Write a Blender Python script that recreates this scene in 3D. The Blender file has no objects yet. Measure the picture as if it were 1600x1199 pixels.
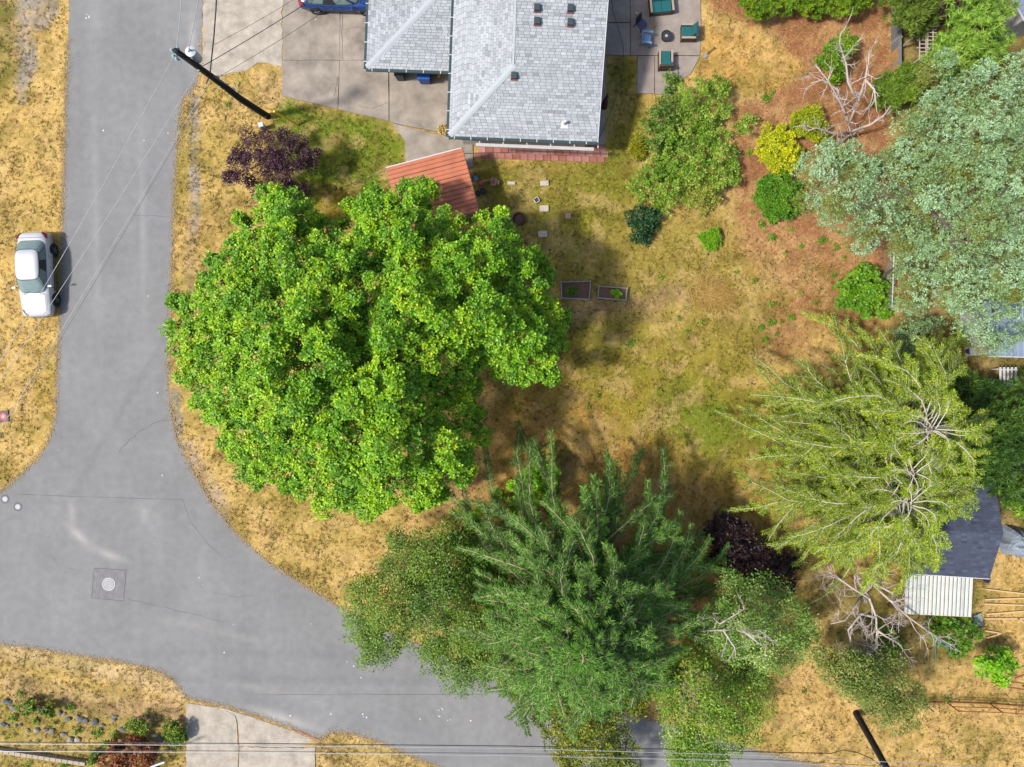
import bpy, bmesh, math, random
import numpy as np
from mathutils import Vector, Matrix

# ------------------------------------------------------------------ camera, sky, sun, exposure
scene = bpy.context.scene
S = 0.036            # metres on the ground per photograph pixel (1600 px wide)
CAM_H = 40.3         # drone height
CX, CY = 800.0, 599.5
cam_d = bpy.data.cameras.new('camera')
cam = bpy.data.objects.new('camera', cam_d)
scene.collection.objects.link(cam)
cam.location = (0, 0, CAM_H)
cam.rotation_euler = (0, 0, 0)
cam_d.sensor_fit = 'HORIZONTAL'
cam_d.angle = 2 * math.atan(800 * S / CAM_H)
cam_d.clip_start = 0.1
cam_d.clip_end = 2000
scene.camera = cam

SUN_EL = math.radians(54)
SUN_DIR = math.radians(17)          # heading the light travels to, from +x towards +y
world = bpy.data.worlds.new('World')
scene.world = world
world.use_nodes = True
wn = world.node_tree
sky = wn.nodes.new('ShaderNodeTexSky')
sky.sky_type = 'NISHITA'
sky.sun_disc = False
sky.sun_elevation = SUN_EL
sky.sun_rotation = math.atan2(-math.cos(SUN_DIR), -math.sin(SUN_DIR))
sky.air_density = 1.2
sky.dust_density = 3.0
sky.ozone_density = 1.0
wn.nodes['Background'].inputs['Strength'].default_value = 0.145
wn.links.new(sky.outputs[0], wn.nodes['Background'].inputs['Color'])
sun_d = bpy.data.lights.new('sun', 'SUN')
sun_d.energy = 4.2
sun_d.angle = math.radians(4.5)
sun_d.color = (1.0, 0.95, 0.87)
sun = bpy.data.objects.new('sun', sun_d)
scene.collection.objects.link(sun)
_d = Vector((math.cos(SUN_DIR) * math.cos(SUN_EL), math.sin(SUN_DIR) * math.cos(SUN_EL), -math.sin(SUN_EL)))
sun.rotation_euler = _d.to_track_quat('-Z', 'Y').to_euler()
sun.location = (-30, -10, 60)
scene.view_settings.view_transform = 'Standard'
scene.view_settings.look = 'None'
scene.view_settings.gamma = 1.0
scene.view_settings.use_curve_mapping = False
scene.view_settings.exposure = 0.78
scene.cycles.use_denoising = True
scene.cycles.max_bounces = 8
scene.cycles.transparent_max_bounces = 8

# ------------------------------------------------------------------ helpers
rnd = random.Random(7)
nrg = np.random.default_rng(11)
GAIN = 2.3           # photograph brightness of a white sunlit surface


def P(px, py, z=0.0):
    """world point that stands z above the ground and shows at photograph pixel px, py"""
    k = (CAM_H - z) / CAM_H
    return ((px - CX) * S * k, (CY - py) * S * k, z)


def lin(c):
    c = c / 255.0
    return c / 12.92 if c <= 0.04045 else ((c + 0.055) / 1.055) ** 2.4


def C(r, g, b, k=1.0):
    """observed sunlit sRGB -> base colour"""
    return tuple(min(0.9, lin(v) / GAIN * k) for v in (r, g, b))


MATS = {}


def nd(nt, t, **kw):
    n = nt.nodes.new(t)
    for k, v in kw.items():
        setattr(n, k, v)
    return n


def mat(name, col, rough=0.6, metal=0.0, var=0.12, scale=8.0, bump=0.0, bscale=60.0, spec=0.4, coat=0.0, stretch=None):
    """plain surface: colour with two octaves of tonal noise and a fine bump"""
    if name in MATS:
        return MATS[name]
    m = bpy.data.materials.new(name)
    m.use_nodes = True
    nt = m.node_tree
    b = nt.nodes['Principled BSDF']
    b.inputs['Roughness'].default_value = rough
    b.inputs['Metallic'].default_value = metal
    b.inputs['Specular IOR Level'].default_value = spec
    b.inputs['Coat Weight'].default_value = coat
    tc = nd(nt, 'ShaderNodeTexCoord')
    src = tc.outputs['Object']
    if stretch:
        mp = nd(nt, 'ShaderNodeMapping')
        mp.inputs['Scale'].default_value = stretch
        nt.links.new(src, mp.inputs[0])
        src = mp.outputs[0]
    n1 = nd(nt, 'ShaderNodeTexNoise')
    n1.inputs['Scale'].default_value = scale
    n1.inputs['Detail'].default_value = 6
    n1.inputs['Roughness'].default_value = 0.65
    nt.links.new(src, n1.inputs['Vector'])
    mr = nd(nt, 'ShaderNodeMapRange')
    mr.inputs['From Min'].default_value = 0.3
    mr.inputs['From Max'].default_value = 0.7
    mr.inputs['To Min'].default_value = 1 - var
    mr.inputs['To Max'].default_value = 1 + var
    nt.links.new(n1.outputs['Fac'], mr.inputs['Value'])
    mx = nd(nt, 'ShaderNodeVectorMath', operation='SCALE')
    mx.inputs[0].default_value = col[:3]
    nt.links.new(mr.outputs[0], mx.inputs['Scale'])
    nt.links.new(mx.outputs[0], b.inputs['Base Color'])
    if bump:
        n2 = nd(nt, 'ShaderNodeTexNoise')
        n2.inputs['Scale'].default_value = bscale
        n2.inputs['Detail'].default_value = 3
        nt.links.new(src, n2.inputs['Vector'])
        bp = nd(nt, 'ShaderNodeBump')
        bp.inputs['Strength'].default_value = bump
        bp.inputs['Distance'].default_value = 0.02
        nt.links.new(n2.outputs['Fac'], bp.inputs['Height'])
        nt.links.new(bp.outputs[0], b.inputs['Normal'])
    MATS[name] = m
    return m


def attr_mat(name, rough=0.6, trans=0.0, spec=0.3, fine=None, bump=0.0, var=0.25):
    """colour from the mesh attribute Col (per leaf / per piece / per ground vertex)"""
    if name in MATS:
        return MATS[name]
    m = bpy.data.materials.new(name)
    m.use_nodes = True
    nt = m.node_tree
    b = nt.nodes['Principled BSDF']
    b.inputs['Roughness'].default_value = rough
    b.inputs['Specular IOR Level'].default_value = spec
    a = nd(nt, 'ShaderNodeAttribute', attribute_name='Col')
    col = a.outputs['Color']
    if fine:
        tc = nd(nt, 'ShaderNodeTexCoord')
        last = None
        for i, sc in enumerate(fine):
            n1 = nd(nt, 'ShaderNodeTexNoise')
            n1.inputs['Scale'].default_value = sc
            n1.inputs['Detail'].default_value = 5
            n1.inputs['Roughness'].default_value = 0.7
            nt.links.new(tc.outputs['Object'], n1.inputs['Vector'])
            mr = nd(nt, 'ShaderNodeMapRange')
            mr.inputs['From Min'].default_value = 0.28
            mr.inputs['From Max'].default_value = 0.72
            mr.inputs['To Min'].default_value = 1 - var
            mr.inputs['To Max'].default_value = 1 + var
            nt.links.new(n1.outputs['Fac'], mr.inputs['Value'])
            mx = nd(nt, 'ShaderNodeVectorMath', operation='SCALE')
            nt.links.new(col, mx.inputs[0])
            nt.links.new(mr.outputs[0], mx.inputs['Scale'])
            col = mx.outputs[0]
            last = n1
        if bump:
            bp = nd(nt, 'ShaderNodeBump')
            bp.inputs['Strength'].default_value = bump
            bp.inputs['Distance'].default_value = 0.04
            nt.links.new(last.outputs['Fac'], bp.inputs['Height'])
            nt.links.new(bp.outputs[0], b.inputs['Normal'])
    nt.links.new(col, b.inputs['Base Color'])
    if trans:
        t = nd(nt, 'ShaderNodeBsdfTranslucent')
        nt.links.new(col, t.inputs['Color'])
        ms = nd(nt, 'ShaderNodeMixShader')
        ms.inputs[0].default_value = trans
        nt.links.new(b.outputs[0], ms.inputs[1])
        nt.links.new(t.outputs[0], ms.inputs[2])
        nt.links.new(ms.outputs[0], nt.nodes['Material Output'].inputs['Surface'])
    MATS[name] = m
    return m


def origin_of(o):
    v = Vector((0, 0, 0))
    while o is not None:
        v += o.location
        o = o.parent
    return v


def link(o, parent=None):
    scene.collection.objects.link(o)
    if parent is not None:
        o.parent = parent
    return o


def tag(o, label, cat, group=None):
    o['label'] = label
    o['category'] = cat
    if group:
        o['group'] = group
    return o


def thing(name, label, cat, loc=(0, 0, 0), group=None, rotz=0.0):
    o = bpy.data.objects.new(name, None)
    o.empty_display_size = 0.2
    o.location = loc
    o.rotation_euler = (0, 0, rotz)
    link(o)
    return tag(o, label, cat, group)


def struct(o):
    o['kind'] = 'structure'
    return o


class MB:
    def __init__(self):
        self.v = []
        self.f = []

    def add(self, vs, fs):
        n = len(self.v)
        self.v += [tuple(p) for p in vs]
        self.f += [tuple(i + n for i in f) for f in fs]
        return self

    def box(self, c, s, rz=0.0, m=None):
        hx, hy, hz = s[0] / 2, s[1] / 2, s[2] / 2
        R = m if m is not None else Matrix.Rotation(rz, 3, 'Z')
        c = Vector(c)
        vs = [c + R @ Vector((x * hx, y * hy, z * hz)) for z in (-1, 1) for x, y in ((-1, -1), (1, -1), (1, 1), (-1, 1))]
        return self.add(vs, [(3, 2, 1, 0), (4, 5, 6, 7), (0, 1, 5, 4), (1, 2, 6, 5), (2, 3, 7, 6), (3, 0, 4, 7)])

    def beam(self, a, b, w, h):
        """rectangular bar from a to b, w wide sideways and h high"""
        a, b = Vector(a), Vector(b)
        d = (b - a)
        L = d.length
        d.normalize()
        up = Vector((0, 0, 1)) if abs(d.z) < 0.95 else Vector((1, 0, 0))
        sd = d.cross(up).normalized()
        up = sd.cross(d).normalized()
        R = Matrix((d, sd, up)).transposed()
        return self.box((a + b) / 2, (L, w, h), m=R)

    def prism(self, pts, z0, z1):
        """closed slab over a ground polygon"""
        pts = [(p[0], p[1]) for p in pts]
        ar = sum(pts[i][0] * pts[(i + 1) % len(pts)][1] - pts[(i + 1) % len(pts)][0] * pts[i][1] for i in range(len(pts)))
        if ar < 0:
            pts = pts[::-1]
        n = len(pts)
        vs = [(x, y, z0) for x, y in pts] + [(x, y, z1) for x, y in pts]
        fs = [tuple(range(n))[::-1], tuple(range(n, 2 * n))]
        fs += [(i, (i + 1) % n, n + (i + 1) % n, n + i) for i in range(n)]
        return self.add(vs, fs)

    def slab3(self, pts, th):
        """thick sheet under a polygon given in 3D (counter-clockwise from above)"""
        n = len(pts)
        vs = [tuple(p) for p in pts] + [(p[0], p[1], p[2] - th) for p in pts]
        fs = [tuple(range(n)), tuple(range(n, 2 * n))[::-1]]
        fs += [(n + i, n + (i + 1) % n, (i + 1) % n, i) for i in range(n)]
        return self.add(vs, fs)

    def tube(self, pts, rad, n=6, cap=True):
        pts = [Vector(p) for p in pts]
        if not hasattr(rad, '__len__'):
            rad = [rad] * len(pts)
        vs, fs = [], []
        ref = None
        for i, p in enumerate(pts):
            t = (pts[min(i + 1, len(pts) - 1)] - pts[max(i - 1, 0)])
            if t.length < 1e-9:
                t = Vector((0, 0, 1))
            t.normalize()
            if ref is None or abs(ref.dot(t)) > 0.97:
                ref = Vector((0, 0, 1)) if abs(t.z) < 0.9 else Vector((1, 0, 0))
            a = t.cross(ref).normalized()
            b = t.cross(a)
            for k in range(n):
                an = 2 * math.pi * k / n
                vs.append(p + (a * math.cos(an) + b * math.sin(an)) * rad[i])
        for i in range(len(pts) - 1):
            for k in range(n):
                k2 = (k + 1) % n
                fs.append((i * n + k, i * n + k2, (i + 1) * n + k2, (i + 1) * n + k))
        if cap:
            fs.append(tuple(range(n)))
            fs.append(tuple(range((len(pts) - 1) * n, len(pts) * n))[::-1])
        return self.add(vs, fs)

    def lathe(self, prof, c=(0, 0, 0), n=20):
        vs, fs = [], []
        for r, z in prof:
            for k in range(n):
                a = 2 * math.pi * k / n
                vs.append((c[0] + r * math.cos(a), c[1] + r * math.sin(a), c[2] + z))
        m = len(prof)
        for i in range(m - 1):
            for k in range(n):
                k2 = (k + 1) % n
                fs.append((i * n + k, i * n + k2, (i + 1) * n + k2, (i + 1) * n + k))
        fs.append(tuple(range(n))[::-1])
        fs.append(tuple(range((m - 1) * n, m * n)))
        return self.add(vs, fs)

    def build(self, name, m, parent=None, world=True, smooth=False, bevel=0.0, subsurf=0):
        off = origin_of(parent) if (parent is not None and world) else Vector((0, 0, 0))
        me = bpy.data.meshes.new(name)
        me.from_pydata([(v[0] - off.x, v[1] - off.y, v[2] - off.z) for v in self.v], [], self.f)
        bm = bmesh.new()
        bm.from_mesh(me)
        bmesh.ops.recalc_face_normals(bm, faces=bm.faces)
        if bevel:
            bmesh.ops.bevel(bm, geom=bm.edges[:], offset=bevel, segments=2, affect='EDGES', profile=0.7)
        bm.to_mesh(me)
        bm.free()
        if smooth:
            me.polygons.foreach_set('use_smooth', [True] * len(me.polygons))
        me.materials.append(m)
        o = bpy.data.objects.new(name, me)
        link(o, parent)
        if subsurf:
            sm = o.modifiers.new('subsurf', 'SUBSURF')
            sm.levels = sm.render_levels = subsurf
        return o


def np_mesh(name, verts, faces, m, parent=None, cols=None, smooth=False):
    """fast mesh from numpy arrays; faces is (F, k); cols is per vertex"""
    off = origin_of(parent) if parent is not None else Vector((0, 0, 0))
    verts = np.asarray(verts, dtype=np.float32) - np.array(off, dtype=np.float32)
    faces = np.asarray(faces, dtype=np.int32)
    F, k = faces.shape
    me = bpy.data.meshes.new(name)
    me.vertices.add(len(verts))
    me.vertices.foreach_set('co', verts.ravel())
    me.loops.add(F * k)
    me.loops.foreach_set('vertex_index', faces.ravel())
    me.polygons.add(F)
    me.polygons.foreach_set('loop_start', np.arange(0, F * k, k, dtype=np.int32))
    me.update(calc_edges=True)
    if smooth:
        me.polygons.foreach_set('use_smooth', np.ones(F, dtype=bool))
    if cols is not None:
        ca = me.color_attributes.new('Col', 'FLOAT_COLOR', 'POINT')
        c4 = np.ones((len(verts), 4), dtype=np.float32)
        c4[:, :3] = cols
        ca.data.foreach_set('color', c4.ravel())
    me.materials.append(m)
    o = bpy.data.objects.new(name, me)
    return link(o, parent)


def copy_tree(o, parent=None):
    c = o.copy()
    link(c, parent)
    for ch in list(o.children):
        copy_tree(ch, c)
    return c


# ---- numpy geometry helpers
_tab = {}


def vnoise(x, y, scale, seed=0):
    if seed not in _tab:
        _tab[seed] = np.random.default_rng(1000 + seed).random((256, 256))
    t = _tab[seed]
    u, v = np.asarray(x) / scale, np.asarray(y) / scale
    i, j = np.floor(u).astype(int), np.floor(v).astype(int)
    f, g = u - i, v - j
    f, g = f * f * (3 - 2 * f), g * g * (3 - 2 * g)
    a = t[j & 255, i & 255]
    b = t[j & 255, (i + 1) & 255]
    c = t[(j + 1) & 255, i & 255]
    d = t[(j + 1) & 255, (i + 1) & 255]
    return (a * (1 - f) + b * f) * (1 - g) + (c * (1 - f) + d * f) * g


def fbm(x, y, scale, seed=0, oct=4):
    s, a, tot = 0, 1.0, 0
    for o in range(oct):
        s = s + a * vnoise(x, y, scale / 2 ** o, seed + o)
        tot += a
        a *= 0.55
    return s / tot


def sdist(px, py, poly):
    """signed distance to polygon, negative inside"""
    px, py = np.asarray(px, float), np.asarray(py, float)
    d = np.full(px.shape, 1e18)
    ins = np.zeros(px.shape, bool)
    n = len(poly)
    for i in range(n):
        x1, y1 = poly[i]
        x2, y2 = poly[(i + 1) % n]
        ex, ey = x2 - x1, y2 - y1
        t = np.clip(((px - x1) * ex + (py - y1) * ey) / (ex * ex + ey * ey + 1e-12), 0, 1)
        d = np.minimum(d, (px - x1 - t * ex) ** 2 + (py - y1 - t * ey) ** 2)
        if y1 != y2:
            c = ((y1 > py) != (y2 > py)) & (px < (x2 - x1) * (py - y1) / (y2 - y1) + x1)
            ins ^= c
    d = np.sqrt(d)
    return np.where(ins, -d, d)


def smooth01(x):
    x = np.clip(x, 0, 1)
    return x * x * (3 - 2 * x)


def unit(a):
    return a / (np.linalg.norm(a, axis=-1, keepdims=True) + 1e-9)


def circle(cx, cy, r, n=14, ry=None, wob=0.0, seed=0):
    q = random.Random(seed)
    ry = ry or r
    return [(cx + r * (1 + q.uniform(-wob, wob)) * math.cos(2 * math.pi * i / n),
             cy + ry * (1 + q.uniform(-wob, wob)) * math.sin(2 * math.pi * i / n)) for i in range(n)]


# ------------------------------------------------------------------ ground
ROAD = [(112, -300), (107, 60), (103, 150), (101, 230), (98, 330), (95, 430), (92, 530), (88, 600), (87, 650), (78, 685),
        (60, 715), (30, 745), (0, 768), (-80, 810), (-300, 880), (-1500, 1000), (-1500, 1150), (-300, 1000), (-60, 1003),
        (0, 1007), (60, 1014), (130, 1026), (200, 1036), (250, 1050), (272, 1062), (290, 1092), (350, 1103), (420, 1125), (470, 1143),
        (500, 1156), (522, 1143), (560, 1149), (600, 1163), (650, 1185), (690, 1200), (800, 1260), (1400, 1500), (2600, 2000),
        (2600, 1800), (1500, 1290), (1290, 1199), (1200, 1178), (1040, 1130), (900, 1090), (760, 1050), (600, 985), (520, 942), (470, 912),
        (420, 880), (370, 835), (330, 785), (300, 735), (278, 690), (266, 640), (263, 600), (264, 520), (266, 450), (270, 380),
        (272, 300), (276, 240), (280, 190), (285, 157), (300, 144), (311, 122), (316, 60), (320, -300)]
DRIVE = [(441, -300), (441, 150), (612, 192), (634, 222), (634, 262), (740, 262), (740, 200), (760, -300)]
APRON = [(320, -300), (316, 60), (313, 112), (330, 118), (380, 112), (405, 100), (441, 108), (441, -300)]
PATIO = [(930, 235), (945, 90), (946, -300), (1090, -300), (1095, 20), (1094, 88), (1078, 118), (1045, 150), (995, 147), (995, 90), (948, 90), (944, 235)]
SOUTHDRIVE = [(291, 1096), (350, 1106), (420, 1128), (470, 1146), (500, 1158), (495, 1180), (492, 1199), (500, 1500), (290, 1500)]
HOUSE = [(588, -300), (588, 85), (706, 95), (706, 205), (920, 214), (922, -300)]

BASE = C(210, 176, 104)
ZONES = [  # polygon (photo px on the ground), colour, edge softness px, strength
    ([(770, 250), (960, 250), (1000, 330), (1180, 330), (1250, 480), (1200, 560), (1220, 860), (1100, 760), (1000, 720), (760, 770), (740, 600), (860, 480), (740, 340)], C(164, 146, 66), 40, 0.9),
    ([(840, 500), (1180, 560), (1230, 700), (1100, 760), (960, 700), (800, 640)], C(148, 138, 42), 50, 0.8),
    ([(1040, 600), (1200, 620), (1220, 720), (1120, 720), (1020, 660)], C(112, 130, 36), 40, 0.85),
    ([(740, 570), (880, 570), (1000, 680), (1130, 760), (1250, 860), (1250, 1000), (1000, 1050), (700, 960), (720, 760)], C(180, 140, 74), 40, 0.8),  # brown litter under the trees, colour raised to lighten their cast shade
    ([(690, 740), (740, 700), (760, 760), (700, 800)], C(205, 150, 120), 20, 0.7),
    ([(443, 156), (612, 195), (634, 225), (634, 262), (600, 272), (640, 340), (480, 350), (430, 230), (430, 170)], C(104, 134, 28), 14, 0.97),
    ([(500, 290), (650, 300), (700, 360), (500, 360)], C(150, 120, 40), 20, 0.8),
    ([(947, 88), (996, 90), (998, 150), (1015, 190), (990, 290), (940, 320), (900, 400), (940, 250), (945, 225)], C(122, 128, 36), 14, 0.88),
    ([(745, 250), (940, 250), (985, 300), (960, 380), (900, 400), (780, 330)], C(134, 132, 44), 30, 0.75),
    ([(1100, -60), (1395, -60), (1395, 400), (1310, 420), (1260, 400), (1180, 380), (1150, 330), (1145, 160), (1200, 140), (1262, 110), (1190, 45), (1110, 20)], C(164, 112, 78), 14, 0.97),
    ([(1100, 40), (1190, 58), (1258, 108), (1205, 145), (1150, 150), (1090, 115)], C(208, 165, 92), 12, 0.9),
    ([(880, 480), (930, 470), (1010, 458), (1065, 436), (1080, 465), (1000, 482), (930, 492), (885, 520)], C(162, 128, 104), 14, 0.75),
    ([(1150, 330), (1230, 340), (1300, 400), (1310, 470), (1200, 450), (1140, 380)], C(190, 145, 98), 25, 0.8),
    ([(1235, 390), (1310, 380), (1390, 400), (1390, 500), (1300, 520), (1240, 480)], C(168, 116, 78), 20, 0.85),
    ([(1190, 470), (1260, 470), (1270, 540), (1190, 560)], C(160, 112, 78), 18, 0.7),
    ([(0, 1070), (290, 1120), (290, 1300), (-200, 1300), (-200, 1060)], C(150, 138, 66), 20, 0.65),
    ([(0, 1050), (120, 1075), (280, 1100), (285, 1135), (150, 1115), (0, 1085)], C(170, 138, 112), 14, 0.75),
    ([(0, 1005), (270, 1050), (290, 1090), (200, 1070), (0, 1030)], C(205, 178, 138), 10, 0.7),
    ([(24, -60), (92, -60), (94, 20), (80, 38), (50, 50), (58, 105), (40, 130), (34, 160), (24, 120)], C(160, 152, 144), 8, 0.9),
    ([(-60, -60), (24, -60), (24, 110), (10, 140), (-60, 150)], C(92, 98, 40), 12, 0.85),
    ([(296, 146), (310, 150), (311, 250), (313, 345), (300, 380), (298, 345), (294, 250), (297, 190)], C(168, 156, 142), 5, 0.95),
    ([(290, 340), (303, 340), (305, 480), (285, 500)], C(172, 145, 110), 8, 0.7),
    ([(282, 150), (294, 150), (292, 340), (274, 340)], C(150, 140, 50), 8, 0.6),
    ([(262, 610), (281, 612), (284, 682), (274, 690)], C(158, 150, 146), 4, 0.95),
    ([(280, 684), (300, 690), (330, 740), (352, 780), (368, 832), (345, 820), (300, 740)], C(188, 164, 136), 6, 0.9),
    ([(395, 120), (440, 112), (440, 165), (405, 165)], C(206, 172, 124), 12, 0.7),
    ([(495, 1150), (600, 1160), (700, 1210), (700, 1400), (490, 1400)], C(206, 174, 122), 12, 0.7),
    ([(1230, 1040), (1700, 1000), (1700, 1400), (1230, 1400)], C(208, 172, 106), 30, 0.85),
    ([(1545, 840), (1700, 820), (1700, 1000), (1540, 1000)], C(216, 176, 106), 8, 0.9),
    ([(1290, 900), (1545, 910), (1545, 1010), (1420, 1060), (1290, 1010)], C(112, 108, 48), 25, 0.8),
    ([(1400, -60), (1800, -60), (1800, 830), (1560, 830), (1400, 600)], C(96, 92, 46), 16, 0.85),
    ([(1440, 1088), (1700, 1080), (1700, 1100), (1440, 1102)], C(140, 120, 50), 8, 0.6),
    ([(87, 560), (60, 560), (40, 700), (86, 660)], C(160, 140, 52), 10, 0.5),
    ([(60, 1080), (140, 1098), (240, 1098), (180, 1090), (110, 1072), (80, 1055)], C(226, 190, 130), 5, 0.6),
]
BARKZ = ZONES[9][0]


def ground_colour(x, y):
    x, y = np.asarray(x, float), np.asarray(y, float)
    px, py = x / S + CX, CY - y / S
    wob = (fbm(x, y, 1.6, 3) - 0.5) * 2
    wob2 = (fbm(x, y, 0.5, 21, 2) - 0.5) * 2
    col = np.tile(np.array(BASE), (len(x), 1))
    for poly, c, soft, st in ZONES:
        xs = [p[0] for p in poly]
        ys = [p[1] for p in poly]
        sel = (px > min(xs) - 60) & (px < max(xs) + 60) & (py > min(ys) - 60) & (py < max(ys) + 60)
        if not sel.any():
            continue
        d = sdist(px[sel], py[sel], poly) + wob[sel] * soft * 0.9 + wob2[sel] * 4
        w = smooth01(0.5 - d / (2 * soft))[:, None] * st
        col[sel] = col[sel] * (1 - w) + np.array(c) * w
    bark = smooth01(0.5 - (sdist(px, py, BARKZ) + wob * 12) / 30)
    # greener, paler and browner tufts in the turf
    a = smooth01((fbm(x, y, 2.6, 31) - 0.50) / 0.13) * 0.32 * (1 - bark * 0.9)
    col = col * (1 - a[:, None]) + np.array(C(138, 130, 50)) * a[:, None]
    b = smooth01((fbm(x, y, 0.9, 41) - 0.53) / 0.10) * 0.42 * (1 - bark * 0.95)
    col = col * (1 - b[:, None]) + np.array(C(126, 116, 46)) * b[:, None]
    c2 = smooth01((fbm(x, y, 0.8, 51) - 0.52) / 0.10) * 0.35
    col = col * (1 - c2[:, None]) + np.array(C(222, 186, 128)) * c2[:, None]
    d2 = smooth01((fbm(x, y, 0.6, 61, 3) - 0.6) / 0.1) * 0.35
    col = col * (1 - d2[:, None]) + np.array(C(120, 88, 52)) * d2[:, None]
    return col * (0.95 + 0.42 * fbm(x, y, 0.45, 71, 3))[:, None]


def axis_coords(lo, hi, step):
    fine = np.arange(lo, hi + 1e-6, step)
    out, s, v = [], step, hi
    while v < 420:
        s *= 1.6
        v += s
        out.append(v)
    left, s, v = [], step, lo
    while v > -420:
        s *= 1.6
        v -= s
        left.append(v)
    return np.array(left[::-1] + list(fine) + out)


def turf_material():
    m = attr_mat('ground_turf', rough=0.95, spec=0.1, fine=(5.0, 13.0, 34.0), bump=0.8, var=0.27)
    nt = m.node_tree
    b = nt.nodes['Principled BSDF']
    col = b.inputs['Base Color'].links[0].from_socket
    tc = nd(nt, 'ShaderNodeTexCoord')
    # flecks of green weed, pale straw and bare earth between the blades
    for sc, lo, hi, c, st, w in ((2.2, .55, .63, C(128, 126, 46), .5, 0), (4.2, .58, .65, C(116, 90, 54), .32, 3), (6.0, .56, .66, C(232, 202, 144), .45, 7), (8.0, .61, .68, C(92, 104, 40), .5, 11)):
        n = nd(nt, 'ShaderNodeTexNoise', noise_dimensions='4D')
        n.inputs['W'].default_value = w
        n.inputs['Scale'].default_value = sc
        n.inputs['Detail'].default_value = 5
        n.inputs['Roughness'].default_value = .62
        nt.links.new(tc.outputs['Object'], n.inputs['Vector'])
        r = nd(nt, 'ShaderNodeMapRange', interpolation_type='SMOOTHSTEP')
        r.inputs['From Min'].default_value = lo
        r.inputs['From Max'].default_value = hi
        r.inputs['To Max'].default_value = st
        nt.links.new(n.outputs['Fac'], r.inputs['Value'])
        mx = nd(nt, 'ShaderNodeMix', data_type='RGBA')
        nt.links.new(r.outputs[0], mx.inputs[0])
        nt.links.new(col, mx.inputs[6])
        mx.inputs[7].default_value = (*c, 1)
        col = mx.outputs[2]
    nt.links.new(col, b.inputs['Base Color'])
    return m


gx, gy = axis_coords(-30.5, 30.5, 0.26), axis_coords(-23.5, 23.5, 0.26)
GX, GY = np.meshgrid(gx, gy)
fx, fy = GX.ravel(), GY.ravel()
gz = (fbm(fx, fy, 0.5, 81, 2) - 0.5) * 0.05 - 0.03
_rp = np.minimum(sdist(fx / S + CX, CY - fy / S, ROAD), np.minimum(sdist(fx / S + CX, CY - fy / S, DRIVE), sdist(fx / S + CX, CY - fy / S, PATIO)))
gz = np.where(_rp < -5, -0.06, np.where(_rp < 8, gz + .018, gz))
nx = len(gx)
ii = np.arange(len(gx) * len(gy)).reshape(len(gy), len(gx))
gf = np.stack([ii[:-1, :-1], ii[:-1, 1:], ii[1:, 1:], ii[1:, :-1]], -1).reshape(-1, 4)
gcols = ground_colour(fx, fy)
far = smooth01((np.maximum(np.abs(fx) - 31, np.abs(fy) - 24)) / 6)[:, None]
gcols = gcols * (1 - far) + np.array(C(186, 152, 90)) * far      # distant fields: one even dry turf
ground = struct(np_mesh('ground', np.stack([fx, fy, gz], -1), gf, turf_material(), cols=gcols, smooth=True))

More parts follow.
